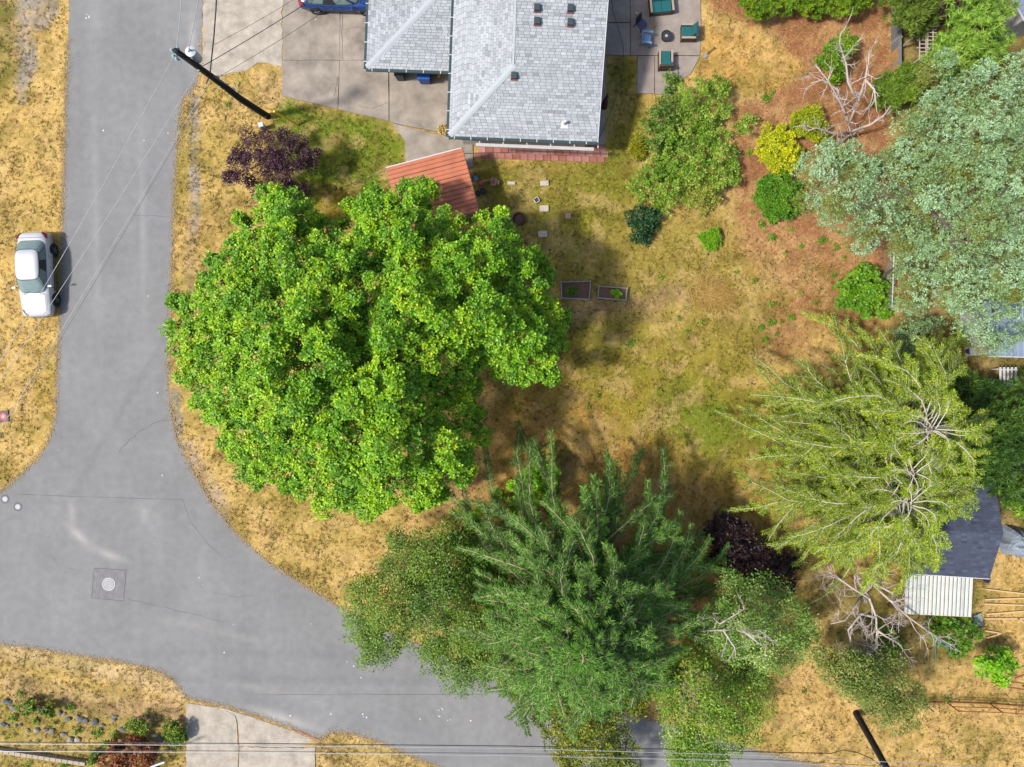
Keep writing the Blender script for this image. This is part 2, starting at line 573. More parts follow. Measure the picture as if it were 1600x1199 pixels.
# ---- road
def road_material():
    m = bpy.data.materials.new('asphalt')
    m.use_nodes = True
    nt = m.node_tree
    b = nt.nodes['Principled BSDF']
    b.inputs['Roughness'].default_value = 0.85
    b.inputs['Specular IOR Level'].default_value = 0.25
    tc = nd(nt, 'ShaderNodeTexCoord')

    def noise(scale, lo, hi, stretch=None, detail=4):
        src = tc.outputs['Object']
        if stretch:
            mp = nd(nt, 'ShaderNodeMapping')
            mp.inputs['Scale'].default_value = stretch
            nt.links.new(src, mp.inputs[0])
            src = mp.outputs[0]
        n = nd(nt, 'ShaderNodeTexNoise')
        n.inputs['Scale'].default_value = scale
        n.inputs['Detail'].default_value = detail
        nt.links.new(src, n.inputs['Vector'])
        r = nd(nt, 'ShaderNodeMapRange')
        r.inputs['From Min'].default_value = 0.3
        r.inputs['From Max'].default_value = 0.7
        r.inputs['To Min'].default_value = lo
        r.inputs['To Max'].default_value = hi
        nt.links.new(n.outputs['Fac'], r.inputs['Value'])
        return n, r.outputs[0]

    n0, a = noise(0.30, 0.90, 1.09)
    n1, c = noise(45.0, 0.80, 1.20, detail=2)
    n2, s = noise(1.3, 0.965, 1.035, stretch=(1.0, 0.05, 1.0))
    n3, q = noise(2.2, 0.92, 1.08, detail=7)
    f = a
    for k in (c, s, q):
        mm = nd(nt, 'ShaderNodeMath', operation='MULTIPLY')
        nt.links.new(f, mm.inputs[0])
        nt.links.new(k, mm.inputs[1])
        f = mm.outputs[0]
    sc = nd(nt, 'ShaderNodeVectorMath', operation='SCALE')
    sc.inputs[0].default_value = C(146, 146, 147)
    nt.links.new(f, sc.inputs['Scale'])
    col = sc.outputs[0]
    # pale sandy dust: swept patches with a shape of their own on the junction and by the driveways
    for (px, py, rx, ry, rot, st) in ((124, 838, 1.5, 0.55, -0.75, 0.34), (172, 868, 1.7, 0.5, -0.35, 0.3), (440, 1122, 4.0, 0.55, -0.3, 0.34), (300, 60, 0.45, 3.6, 0.0, 0.28), (112, 800, 0.5, 1.5, 0.1, 0.16), (225, 800, 0.8, 1.6, 0.3, 0.12), (150, 330, 0.45, 15.0, 0.02, 0.09), (222, 330, 0.45, 15.0, 0.02, 0.09), (330, 985, 7.0, 0.5, -0.25, 0.09), (400, 1075, 9.0, 0.6, -0.2, 0.08), (150, 30, 1.2, 4.0, 0.1, 0.08)):
        mp = nd(nt, 'ShaderNodeMapping', vector_type='TEXTURE')
        x, y, _ = P(px, py)
        mp.inputs['Location'].default_value = (x, y, 0)
        mp.inputs['Rotation'].default_value = (0, 0, rot)
        mp.inputs['Scale'].default_value = (rx, ry, 50)
        nt.links.new(tc.outputs['Object'], mp.inputs[0])
        g = nd(nt, 'ShaderNodeTexGradient', gradient_type='QUADRATIC_SPHERE')
        nt.links.new(mp.outputs[0], g.inputs[0])
        m1 = nd(nt, 'ShaderNodeMath', operation='MULTIPLY')
        m1.use_clamp = True
        m1.inputs[1].default_value = st * 1.9
        nt.links.new(g.outputs['Fac'], m1.inputs[0])
        m2 = nd(nt, 'ShaderNodeMath', operation='MULTIPLY')
        nt.links.new(m1.outputs[0], m2.inputs[0])
        nt.links.new(q, m2.inputs[1])
        mx = nd(nt, 'ShaderNodeMix', data_type='RGBA')
        nt.links.new(m2.outputs[0], mx.inputs[0])
        nt.links.new(col, mx.inputs[6])
        mx.inputs[7].default_value = (*C(208, 204, 198), 1)
        col = mx.outputs[2]
    nt.links.new(col, b.inputs['Base Color'])
    bp = nd(nt, 'ShaderNodeBump')
    bp.inputs['Strength'].default_value = 0.35
    bp.inputs['Distance'].default_value = 0.01
    nt.links.new(n1.outputs['Fac'], bp.inputs['Height'])
    nt.links.new(bp.outputs[0], b.inputs['Normal'])
    return m


ASPH = road_material()


def rough_edge(poly, step=14, amp=1.6, seed=1):
    """resample a ground outline and make it ragged, as a worn edge is"""
    q = random.Random(seed)
    out = []
    n = len(poly)
    for i in range(n):
        a, b = poly[i], poly[(i + 1) % n]
        L = math.hypot(b[0] - a[0], b[1] - a[1])
        k = max(1, int(L / step)) if L < 400 else 1
        for j in range(k):
            t = j / k
            out.append((a[0] + (b[0] - a[0]) * t + q.uniform(-amp, amp), a[1] + (b[1] - a[1]) * t + q.uniform(-amp, amp)))
    return out


def wp(poly, z=0.0):
    return [P(x, y, z) for x, y in poly]


def smooth_poly(poly):
    """one Chaikin pass on the near part of the outline"""
    out = []
    n = len(poly)
    for i in range(n):
        a, b = poly[i], poly[(i + 1) % n]
        out += [(a[0] * .75 + b[0] * .25, a[1] * .75 + b[1] * .25), (a[0] * .25 + b[0] * .75, a[1] * .25 + b[1] * .75)]
    return out


road = struct(MB().prism(wp(rough_edge(smooth_poly(ROAD), 5, 1.3)), -0.12, 0.0).build('road', ASPH))
# ---- seams, patch and lids in the road
TAR = mat('tar_seam', C(108, 107, 110), 0.8, var=0.2, scale=5)
def ribbon(pts, w, z, wob=0.0, seed=0, sub=5):
    q = random.Random(seed)
    fine = []
    for i in range(len(pts) - 1):
        for j in range(sub):
            t = j / sub
            fine.append((pts[i][0] * (1 - t) + pts[i + 1][0] * t + q.uniform(-wob, wob), pts[i][1] * (1 - t) + pts[i + 1][1] * t + q.uniform(-wob, wob)))
    fine.append(pts[-1])
    L, R = [], []
    for i, p in enumerate(fine):
        a, b = fine[max(0, i - 1)], fine[min(len(fine) - 1, i + 1)]
        dx, dy = b[0] - a[0], b[1] - a[1]
        l = math.hypot(dx, dy) or 1
        ww = w * q.uniform(0.5, 1.3) / 2
        L.append(P(p[0] - dy / l * ww, p[1] + dx / l * ww, z))
        R.append(P(p[0] + dy / l * ww, p[1] - dx / l * ww, z))
    mb = MB()
    n = len(fine)
    mb.add(L + R, [(i, i + 1, n + i + 1, n + i) for i in range(n - 1)])
    return mb


for nm, pts, w, wob in (('crack', [(185, 706), (215, 676), (232, 668), (248, 658), (264, 657)], 1.1, 1.6),
                        ('seam', [(24, 772), (120, 776), (285, 781)], 0.8, 0.25),
                        ('crack', [(285, 781), (300, 820), (325, 850), (345, 868)], 0.7, 0.8),
                        ('crack', [(80, 868), (92, 882), (120, 892)], 0.6, 0.8), ('crack', [(195, 935), (260, 950), (350, 972)], 0.6, 1.0),
                        ('crack', [(335, 926), (370, 934), (395, 930)], 0.6, 0.8), ('seam', [(400, 1086), (560, 1085), (760, 1086)], 0.7, 0.3),
                        ('crack', [(810, 1150), (818, 1120), (822, 1095)], 0.8, 1.0), ('crack', [(208, 336), (268, 339)], 0.7, 0.5)):
    ribbon(pts, w, 0.004, wob, seed=int(pts[0][0])).build(nm, TAR, road)

patch = thing('manhole', 'round iron manhole cover in a dark square asphalt patch on the junction', 'manhole', P(170, 913, 0))
MB().prism(wp([(147, 888), (197, 891), (193, 939), (143, 935)]), -0.05, 0.005).build('asphalt_patch', mat('patch', C(136, 134, 138), 0.85, var=0.22, scale=3, bump=0.3), patch)
for a, b in (((147, 888), (197, 891)), ((197, 891), (193, 939)), ((193, 939), (143, 935)), ((143, 935), (147, 888))):
    ribbon([a, b], 0.9, 0.009, 0.3, 3).build('patch_seam', TAR, patch)
c = P(170, 913)
IRON = mat('cast_iron', C(172, 174, 180), 0.6, 0.2, var=0.2, scale=20)
IRON2 = mat('cast_iron_dark', C(138, 140, 146), 0.6, 0.2, var=0.2, scale=20)
MB().lathe([(0.37, 0.0), (0.37, 0.02), (0.31, 0.02), (0.31, 0.012)], (c[0], c[1], 0), 28).build('frame_ring', IRON, patch)
cov = MB().lathe([(0.30, 0.0), (0.30, 0.016)], (c[0], c[1], 0), 28).build('cover', IRON2, patch)
for r in (0.24, 0.12):
    mb = MB()
    n = 24
    vs = [(c[0] + rr * math.cos(2 * math.pi * k / n), c[1] + rr * math.sin(2 * math.pi * k / n), 0.021) for rr in (r, r - 0.045) for k in range(n)]
    mb.add(vs, [(k, (k + 1) % n, n + (k + 1) % n, n + k) for k in range(n)])
    mb.build('raised_ring', IRON, cov)
for i, (x, y) in enumerate(((8, 780), (28, 792))):
    t = thing('valve_cover', 'small round white valve cover set in the road near the verge corner', 'valve cover', P(x, y), 'valve covers at the junction')
    c = P(x, y)
    MB().lathe([(0.26, 0.0), (0.25, 0.006)], c, 20).build('asphalt_collar', mat('collar', C(118, 116, 120), 0.85, var=0.2, scale=4), t)
    MB().lathe([(0.15, 0.0), (0.15, 0.012), (0.11, 0.018)], c, 18).build('lid', IRON, t)
# specks of droppings and grit
mb = MB()
for cx, cy, n, sp in ((138, 27, 4, 6), (160, 205, 1, 2), (232, 463, 1, 1), (246, 613, 1, 1), (254, 744, 1, 1), (241, 850, 1, 1), (91, 703, 1, 1), (364, 977, 1, 1), (350, 1020, 1, 1), (548, 1037, 2, 6), (560, 1060, 1, 4), (486, 976, 1, 1), (570, 1121, 3, 5), (695, 1115, 8, 11), (655, 1122, 1, 2), (520, 1115, 2, 6), (452, 1118, 1, 2), (430, 1122, 1, 2), (735, 1128, 1, 2), (310, 905, 2, 30), (245, 220, 2, 20), (494, 33, 2, 2)):
    for k in range(n):
        x, y, _ = P(cx + rnd.uniform(-sp, sp), cy + rnd.uniform(-sp, sp))
        z = 0.009 if cx != 494 else 0.075
        r = rnd.uniform(0.025, 0.06)
        pts = [(x + r * rnd.uniform(.5, 1.2) * math.cos(a * 1.05), y + r * rnd.uniform(.5, 1.2) * math.sin(a * 1.05), z) for a in range(6)]
        mb.add(pts, [tuple(range(6))])
o = mb.build('dropping_specks', mat('droppings', C(240, 240, 240), 0.8))
o['kind'] = 'stuff'
tag(o, 'scattered white bird dropping specks on the grey road', 'droppings')

# ------------------------------------------------------------------ concrete
CONC = mat('concrete', C(172, 161, 149), 0.9, var=0.34, scale=0.9, bump=0.3, bscale=40, spec=0.2)
CONC2 = mat('concrete_pale', C(194, 184, 170), 0.92, var=0.30, scale=1.6, bump=0.5, bscale=25, spec=0.2)
CONC3 = mat('concrete_patio', C(172, 160, 151), 0.9, var=0.20, scale=1.6, bump=0.3, bscale=40, spec=0.2)


def slabset(name, slabs, m, top=0.05, amp=0.35):
    root = struct(bpy.data.objects.new(name, None))
    link(root)
    for s in slabs:
        MB().prism(wp(rough_edge(s, 25 if amp < 1 else 9, amp, int(s[0][0]))), -0.12, top + rnd.uniform(-0.004, 0.004)).build('slab', m, root, bevel=0.0)
    return root


drive = slabset('driveway', [
    [(443, -120), (532, -120), (531, 94.7), (442, 94.7)], [(532.6, -120), (606, -120), (606, 94.7), (531.6, 94.7)],
    [(442, 95.3), (530.5, 95.3), (528, 170.5), (441, 150)], [(531.1, 95.3), (607, 95.3), (607.5, 190), (528.6, 171)],
    [(608.6, 85), (705, 85), (705, 210), (620, 194), (608.8, 190.5)],
    [(613, 193), (640, 200.6), (700, 214.5), (738, 222), (740, 262), (634, 262), (634, 222)]], CONC)
for pts in ([(533, 0), (535, 30), (534, 60), (536, 94)], [(536, 46), (555, 43), (585, 46)], [(528, 120), (522, 150)], [(606, 160), (580, 170), (560, 165)]):
    ribbon(pts, 0.7, 0.0575, 0.6, 5).build('crack', mat('crack', C(120, 110, 104), 0.9), drive)
apron = slabset('driveway_apron', [[(319, -120), (441, -120), (440.5, 104), (420, 100), (405, 98), (385, 111), (350, 117), (330, 117), (314, 110), (317, 60)]], CONC2, 0.01, 1.6)
patio = slabset('patio', [
    [(946, -60), (984, -60), (984, 35.5), (944, 35.5)], [(944, 37), (984, 37), (984, 87), (938, 86)],
    [(985.3, -60), (1090, -60), (1094, 10), (1095.5, 50), (1093, 87), (985.3, 87)],
    [(996, 88.4), (1022, 88.4), (1022, 112), (1022, 147), (995, 146)], [(1023.3, 88.4), (1059, 89), (1059, 120), (1048, 149), (1023.3, 147.5)],
    [(1060.3, 89), (1093, 89), (1078, 117), (1066, 124), (1060.3, 124)]], CONC3)
strip = slabset('house_side_walk', [[(932, 150), (947.5, 88), (946, 150), (944.5, 227), (930, 226)], [(935, 88), (947, 88), (940, 150), (931, 150)]], mat('concrete_walk', C(176, 168, 160), 0.9, var=0.15, scale=2))
sdrive = slabset('south_driveway', [
    [(291, 1098), (345, 1106), (368, 1118), (372, 1150), (373, 1400), (291, 1400)],
    [(346, 1106.5), (420, 1129), (470, 1147), (490, 1157), (470, 1168), (374.2, 1166), (373.5, 1140), (369, 1118)],
    [(374.2, 1167.4), (493, 1169), (492, 1199), (495, 1400), (374.5, 1400)]], CONC2, 0.015, 1.1)
ribbon([(455, 1140), (480, 1150), (500, 1158)], 3.0, 0.03, 0.5, 8).build('joint_dirt', mat('joint_dirt', C(190, 140, 100), 0.95), sdrive)

# pink pavers along the south wall
pav = struct(bpy.data.objects.new('paver_walk', None))
link(pav)
PAVM = [mat('paver_%s' % k, C(*c), 0.9, var=0.16, scale=9, bump=0.3) for k, c in zip(('rose', 'pink', 'terracotta'), ((196, 132, 122), (206, 152, 144), (178, 112, 100)))]
pm = {}
for row in range(3):
    for k in range(17):
        x0 = 741 + k * 12.0 + (6 if row == 1 else 0)
        y0 = 221 + row * 8.9 + (x0 - 741) * 0.036
        m = rnd.choices(PAVM, (5, 2 if row < 2 else 0.5, 3))[0]
        a = P(x0 + 5.7, y0 + 4.2)
        if m.name not in pm:
            o = MB().box((0, 0, -0.03), (0.405, 0.298, 0.12)).build('paver', m, pav, world=False, bevel=0.008)
            pm[m.name] = o
        else:
            o = pm[m.name].copy()
            link(o, pav)
        o.location = (a[0], a[1], rnd.uniform(-0.006, 0.006))
        o.rotation_euler = (0, 0, -0.036 + rnd.uniform(-0.02, 0.02))

# ------------------------------------------------------------------ house
SHING = attr_mat('roof_shingle', rough=0.9, spec=0.2, fine=(30.0, 160.0), bump=0.4, var=0.10)


def clip_poly(sub, conv):
    """Sutherland-Hodgman against a convex counter-clockwise polygon"""
    for i in range(len(conv)):
        a, b = conv[i], conv[(i + 1) % len(conv)]
        ex, ey = b[0] - a[0], b[1] - a[1]
        out = []
        for j in range(len(sub)):
            p, q = sub[j], sub[(j + 1) % len(sub)]
            sp = ex * (p[1] - a[1]) - ey * (p[0] - a[0])
            sq = ex * (q[1] - a[1]) - ey * (q[0] - a[0])
            if sp >= 0:
                out.append(p)
            if (sp >= 0) != (sq >= 0):
                t = sp / (sp - sq)
                out.append((p[0] + (q[0] - p[0]) * t, p[1] + (q[1] - p[1]) * t))
        sub = out
        if len(sub) < 3:
            return []
    return sub


def shingle_plane(pts, parent, cols, ew=0.30, eh=0.145, seed=0, name='shingles', pieces=None):
    """pts: 3D outline counter-clockwise from above, first edge is the eave. Every tab has its own lip."""
    q = random.Random(seed)
    A, B = Vector(pts[0]), Vector(pts[1])
    u = (B - A).normalized()
    nrm = Vector((0, 0, 0))
    for i in range(1, len(pts) - 1):
        nrm += (Vector(pts[i]) - A).cross(Vector(pts[i + 1]) - A)
    nrm.normalize()
    v = nrm.cross(u)
    p2 = [((Vector(p) - A).dot(u), (Vector(p) - A).dot(v)) for p in pts]
    parts = [[((Vector(p) - A).dot(u), (Vector(p) - A).dot(v)) for p in pc] for pc in pieces] if pieces else [p2]
    u0, u1 = min(p[0] for p in p2), max(p[0] for p in p2)
    v1 = max(p[1] for p in p2)
    V, F, K = [], [], []
    r = 0
    vv = 0.0
    while vv < v1:
        uu = u0 - q.choice((0.0, 0.1, 0.2)) - (0.15 if r % 2 else 0)
        rowt = q.uniform(-0.03, 0.03)
        while uu < u1:
            g = q.random()
            jit = q.uniform(-0.07, 0.07)
            for conv in parts:
                poly = clip_poly([(uu + .009, vv + .012), (uu + ew - .009, vv + .012), (uu + ew - .009, vv + eh), (uu + .009, vv + eh)], conv)
                if not poly:
                    continue
                cbase = cols[0] if g < 0.55 else cols[1] if g < 0.82 else cols[2] if g < 0.95 else cols[3]
                kk = (1 + jit + rowt) * (.88 + .24 * float(fbm(A.x + uu, vv, 1.6, 7 + seed, 3)))
                n0 = len(V)
                top = [A + u * a + v * b + nrm * (0.022 - 0.014 * (b - vv) / eh) for a, b in poly]
                V.extend([tuple(x) for x in top])
                F.append(tuple(range(n0, n0 + len(top))))
                K.extend([[ch * kk for ch in cbase]] * len(top))
                # front lip
                lo = [(a, b) for a, b in poly if b < vv + 0.016]
                if len(lo) >= 2:
                    a0, a1 = min(a for a, b in lo), max(a for a, b in lo)
                    n1 = len(V)
                    V.extend([tuple(A + u * a0 + v * (vv + .012)), tuple(A + u * a1 + v * (vv + .012)), tuple(A + u * a1 + v * (vv + .012) + nrm * 0.021), tuple(A + u * a0 + v * (vv + .012) + nrm * 0.021)])
                    F.append((n1, n1 + 1, n1 + 2, n1 + 3))
                    K.extend([[ch * kk * 0.9 for ch in cbase]] * 4)
            uu += ew
        vv += eh
        r += 1
    me = bpy.data.meshes.new(name)
    off = origin_of(parent)
    me.from_pydata([(a - off.x, b - off.y, c - off.z) for a, b, c in V], [], F)
    ca = me.color_attributes.new('Col', 'FLOAT_COLOR', 'POINT')
    c4 = np.ones((len(V), 4), np.float32)
    c4[:, :3] = K
    ca.data.foreach_set('color', c4.ravel())
    me.materials.append(SHING)
    o = bpy.data.objects.new(name, me)
    link(o, parent)
    o['kind'] = 'stuff'
    return o


ROOFC = [C(195, 200, 207), C(183, 188, 195), C(204, 209, 216), C(166, 171, 178)]
DECK = mat('roof_deck', C(112, 114, 120), 0.9)
CAPM = mat('ridge_cap', C(197, 203, 210), 0.85, var=0.08, scale=6, bump=0.3)
WHITE = mat('white_paint', C(228, 230, 232), 0.55, var=0.05, scale=4)
GUT = mat('gutter_dark', C(60, 82, 84), 0.4, var=0.1)
WALLM = mat('house_siding', C(212, 206, 198), 0.8, var=0.08, scale=2)
GLASS = mat('window_glass', (0.03, 0.04, 0.045), 0.08, 0.0, var=0.1, spec=0.6)
cap_mesh = None


def ridge_caps(a, b, parent, w=0.30, step=0.27):
    """overlapping cap shingles along a ridge or hip, each one a piece"""
    global cap_mesh
    a, b = Vector(a), Vector(b)
    L = (b - a).length
    d = (b - a).normalized()
    sd = d.cross(Vector((0, 0, 1))).normalized()
    up = sd.cross(d)
    off = origin_of(parent)
    n = int(L / step)
    for i in range(n):
        if cap_mesh is None:
            vs = [(0, -.5, -.16), (0, -.12, 0), (0, .12, 0), (0, .5, -.16), (1, -.5, -.20), (1, -.12, -.04), (1, .12, -.04), (1, .5, -.20)]
            lo = [(x, y, z - .07) for x, y, z in vs]
            cap_mesh = bpy.data.meshes.new('ridge_cap')
            cap_mesh.from_pydata(vs + lo, [], [(0, 4, 5, 1), (1, 5, 6, 2), (2, 6, 7, 3), (8, 9, 10, 11), (0, 1, 9, 8), (1, 2, 10, 9), (2, 3, 11, 10), (4, 12, 13, 5), (5, 13, 14, 6), (6, 14, 15, 7), (0, 8, 12, 4), (3, 7, 15, 11)])
            cap_mesh.materials.append(CAPM)
        o = bpy.data.objects.new('ridge_cap', cap_mesh)
        link(o, parent)
        p = a + d * (i * L / n) + up * 0.055 - off
        R = Matrix((d * (L / n + 0.04), sd * w, up * 0.3)).transposed().to_4x4()
        o.matrix_local = Matrix.Translation(p) @ R
    return


house = thing('house', 'single-storey house with pale grey shingled roof and roof vents', 'house', P(810, 90))
EZ, PITCH = 2.9, 0.36
E_sw, E_se = Vector(P(701, 213, EZ)), Vector(P(933, 222, EZ))
ue = (E_se - E_sw).normalized()                       # along the south eave
vn = Vector((-ue.y, ue.x, 0))                         # uphill, north
ridge_run = 6.35
gab_off = 3.3                                         # where the hip stops and the small gable stands
RZ = EZ + ridge_run * PITCH
GZ = EZ + gab_off * PITCH
Le = (E_se - E_sw).length


def HP(u, v, z):
    p = E_sw + ue * u + vn * v
    return Vector((p.x, p.y, z))


south = [HP(0, 0, EZ), HP(Le, 0, EZ), HP(Le, ridge_run, RZ), HP(gab_off, ridge_run, RZ), HP(gab_off, gab_off, GZ)]
north = [HP(Le, 2 * ridge_run, EZ), HP(0, 2 * ridge_run, EZ), HP(gab_off, 2 * ridge_run - gab_off, GZ), HP(gab_off, ridge_run, RZ), HP(Le, ridge_run, RZ)]
west = [HP(0, 2 * ridge_run, EZ), HP(0, 0, EZ), HP(gab_off, gab_off, GZ), HP(gab_off, 2 * ridge_run - gab_off, GZ)]
roof = MB().slab3(south, 0.16).slab3(north, 0.16).slab3(west, 0.16).build('roof', DECK, house)
W2 = 2 * ridge_run
pcs = ([[HP(0, 0, EZ), HP(gab_off, 0, EZ), HP(gab_off, gab_off, GZ)], [HP(gab_off, 0, EZ), HP(Le, 0, EZ), HP(Le, ridge_run, RZ), HP(gab_off, ridge_run, RZ)]],
       [[HP(gab_off, W2, EZ), HP(0, W2, EZ), HP(gab_off, W2 - gab_off, GZ)], [HP(Le, W2, EZ), HP(gab_off, W2, EZ), HP(gab_off, ridge_run, RZ), HP(Le, ridge_run, RZ)]], None)
for i, pl in enumerate((south, north, west)):
    shingle_plane(pl, house, ROOFC, seed=i + 1, pieces=pcs[i])
ridge_caps(HP(0.05, 0.05, EZ), HP(gab_off, gab_off, GZ), house, 0.34)
ridge_caps(HP(Le - .02, ridge_run, RZ), HP(gab_off - 0.1, ridge_run, RZ), house, 0.36)
# small gable wall above the west slope with its barge boards
MB().add([HP(gab_off, gab_off, GZ - .05), HP(gab_off, 2 * ridge_run - gab_off, GZ - .05), HP(gab_off, ridge_run, RZ - .06)], [(0, 1, 2)]).build('gablet_wall', WALLM, house)
for s in (0, 1):
    a = HP(gab_off - .06, gab_off if s == 0 else 2 * ridge_run - gab_off, GZ + .0)
    MB().beam(a, HP(gab_off - .06, ridge_run, RZ), 0.10, 0.10).build('barge_board', CAPM, house)
    MB().beam(HP(Le + .03, 0 if s == 0 else 2 * ridge_run, EZ - 0.06), HP(Le + .03, ridge_run, RZ - 0.06), 0.04, 0.2).build('barge_board', WHITE, house)
# walls
wb = MB().prism([HP(.55, .55, 0), HP(Le - .42, .55, 0), HP(Le - .42, 2 * ridge_run - .55, 0), HP(.55, 2 * ridge_run - .55, 0)], -0.1, EZ - 0.12)
wb.build('wall', WALLM, house)
MB().add([HP(Le - .42, .5, EZ - .13), HP(Le - .42, 2 * ridge_run - .5, EZ - .13), HP(Le - .42, ridge_run, RZ - .2)], [(0, 1, 2)]).build('gable_wall', WALLM, house)
for u0, w in ((1.6, 1.2), (4.2, 1.6), (6.6, 0.9)):
    wi = MB().box(HP(u0, .53, 1.45), (w, 0.06, 1.1), rz=math.atan2(ue.y, ue.x)).build('window', WHITE, house)
    MB().box(HP(u0, .49, 1.45), (w - .14, 0.03, 0.95), rz=math.atan2(ue.y, ue.x)).build('pane', GLASS, wi)
for v0, w in ((2.2, 1.2), (6.2, 1.8)):
    wi = MB().box(HP(Le - .40, v0, 1.4), (0.06, w, 1.1), rz=math.atan2(ue.y, ue.x)).build('window', WHITE, house)
    MB().box(HP(Le - .365, v0, 1.4), (0.03, w - .14, 0.95), rz=math.atan2(ue.y, ue.x)).build('pane', GLASS, wi)


def gutter(a, b, parent, n):
    a, b = Vector(a), Vector(b)
    g = MB().beam(a, b, 0.12, 0.11).build('gutter', GUT, parent)
    d = (b - a)
    for i in range(n):
        p = a + d * ((i + 0.35) / n)
        MB().beam(p + Vector((0, 0, .06)) - d.normalized() * .02, p + Vector((0, 0, .06)) + d.normalized() * .02, 0.15, 0.02).build('bracket', WHITE, g)


gutter(HP(0, -.07, EZ - .05), HP(Le, -.07, EZ - .05), house, 9)
gutter(HP(-.07, 0, EZ - .05), HP(-.07, 2 * ridge_run, EZ - .05), house, 13)
ab = MB().beam(HP(1.4, -.27, EZ - .36), HP(Le - .12, -.27, EZ - .36), 0.17, 0.05).build('awning_board', mat('awning_paint', C(206, 206, 204), .6), house)
for k in range(6):
    MB().beam(HP(1.6 + k * 1.25, -.2, EZ - .37), HP(1.6 + k * 1.25, .56, EZ - .5), 0.05, 0.05).build('strut', WHITE, ab)
VENT = mat('vent_metal', C(70, 84, 88), 0.5, 0.2)
VRED = mat('vent_flashing', C(150, 70, 62), 0.7)


def plane_z(u, v):
    return EZ + min(v, 2 * ridge_run - v) * PITCH


def roof_uv(px, py):
    """house coordinates of the roof point seen at a photo pixel"""
    z = 4.0
    for _ in range(30):
        p = Vector(P(px, py, z)) - E_sw
        u, v = p.x * ue.x + p.y * ue.y, p.x * vn.x + p.y * vn.y
        z = plane_z(u, v)
    return u, v, z


for px, py in ((839, 14), (891, 15), (839, 35), (891, 37), (803, 120)):
    u, v, z = roof_uv(px, py)
    s = 1 if v < ridge_run else -1
    q = HP(u, v, z)
    hv = MB().box((q.x, q.y, z + .14), (0.30, 0.32, 0.20), rz=math.atan2(ue.y, ue.x)).build('roof_vent', VENT, house, bevel=0.03)
    q2 = HP(u, v - s * 0.17, z - .17 * PITCH * 0 + .05 - .06 * 0)
    MB().box((q2.x, q2.y, q2.z - 0.02), (0.34, 0.07, 0.03), rz=math.atan2(ue.y, ue.x)).build('flashing', VRED, hv)
u, v, z = roof_uv(882, 194)
q = HP(u, v, z)
pv = MB().tube([(q.x, q.y, z - .1), (q.x, q.y, z + .42)], 0.075, 10).build('vent_pipe', WHITE, house)
MB().add([HP(u - .2, v - .22, plane_z(u, v - .22) + .04), HP(u + .2, v - .22, plane_z(u, v - .22) + .04), HP(u + .16, v + .1, plane_z(u, v + .1) + .04), HP(u - .16, v + .1, plane_z(u, v + .1) + .04)], [(0, 1, 2, 3)]).build('flashing', WHITE, pv)

# garage wing with its own lower roof
gar = thing('garage', 'lower hip-roofed garage wing against the grey-roofed house', 'garage', P(640, 40))
GZ0 = 2.2
gsw, gse = Vector(P(572, 107, GZ0)), Vector(P(706.5, 112, GZ0))
gu = (gse - gsw).normalized()
gv = Vector((-gu.y, gu.x, 0))
gl = (gse - gsw).length + 0.28


def GP(u, v, z):
    p = gsw + gu * u + gv * v
    return Vector((p.x, p.y, z))


gr = 3.6
gsouth = [GP(0, 0, GZ0), GP(gl, 0, GZ0), GP(gl, gr, GZ0 + gr * .18), GP(gr, gr, GZ0 + gr * .18)]
gwest = [GP(0, 2 * gr, GZ0), GP(0, 0, GZ0), GP(gr, gr, GZ0 + gr * .18)]
gnorth = [GP(gl, 2 * gr, GZ0), GP(0, 2 * gr, GZ0), GP(gr, gr, GZ0 + gr * .18), GP(gl, gr, GZ0 + gr * .18)]
MB().slab3(gsouth, 0.14).slab3(gwest, 0.14).slab3(gnorth, 0.14).build('roof', DECK, gar)
for i, pl in enumerate((gsouth, gwest, gnorth)):
    shingle_plane(pl, gar, ROOFC, seed=i + 11)
ridge_caps(GP(0.05, 0.05, GZ0), GP(gr, gr, GZ0 + gr * .18), gar, 0.34)
gutter(GP(0, -.07, GZ0 - .05), GP(gl - .3, -.07, GZ0 - .05), gar, 5)
gutter(GP(-.07, 0, GZ0 - .05), GP(-.07, 2 * gr, GZ0 - .05), gar, 7)
MB().prism([GP(.6, .75, 0), GP(gl, .75, 0), GP(gl, 2 * gr - .6, 0), GP(.6, 2 * gr - .6, 0)], -0.1, GZ0 - .12).build('wall', WALLM, gar)
gd = MB().box(GP(.585, 3.2, 1.05), (0.04, 2.6, 2.1), rz=math.atan2(gu.y, gu.x)).build('garage_door', WHITE, gar)
for k in range(4):
    MB().box(GP(.56, 3.2, .27 + k * .52), (0.02, 2.5, 0.46), rz=math.atan2(gu.y, gu.x)).build('panel', WHITE, gd)

# ------------------------------------------------------------------ shed roofs
def ribbed_panel(a, b, c, d, m, parent, ribs, h=0.03, name='roof_panel'):
    """sheet a-b (start edge) to d-c (end edge); ribs run from a-d side to b-c side along a->b"""
    a, b, c, d = map(Vector, (a, b, c, d))
    mb = MB()
    prof = []
    for r in range(ribs):
        t0 = r / ribs
        w = 1.0 / ribs
        prof += [(t0 + w * .02, 0), (t0 + w * .66, 0), (t0 + w * .74, h), (t0 + w * .92, h), (t0 + w * .98, 0)]
    n = len(prof)
    vs = []
    for e0, e1 in ((a, d), (b, c)):
        for t, z in prof:
            p = e0.lerp(e1, t)
            vs.append((p.x, p.y, p.z + z))
    mb.add(vs, [(i, i + 1, n + i + 1, n + i) for i in range(n - 1)])
    o = mb.build(name, m, parent)
    so = o.modifiers.new('thick', 'SOLIDIFY')
    so.thickness = 0.008
    return o


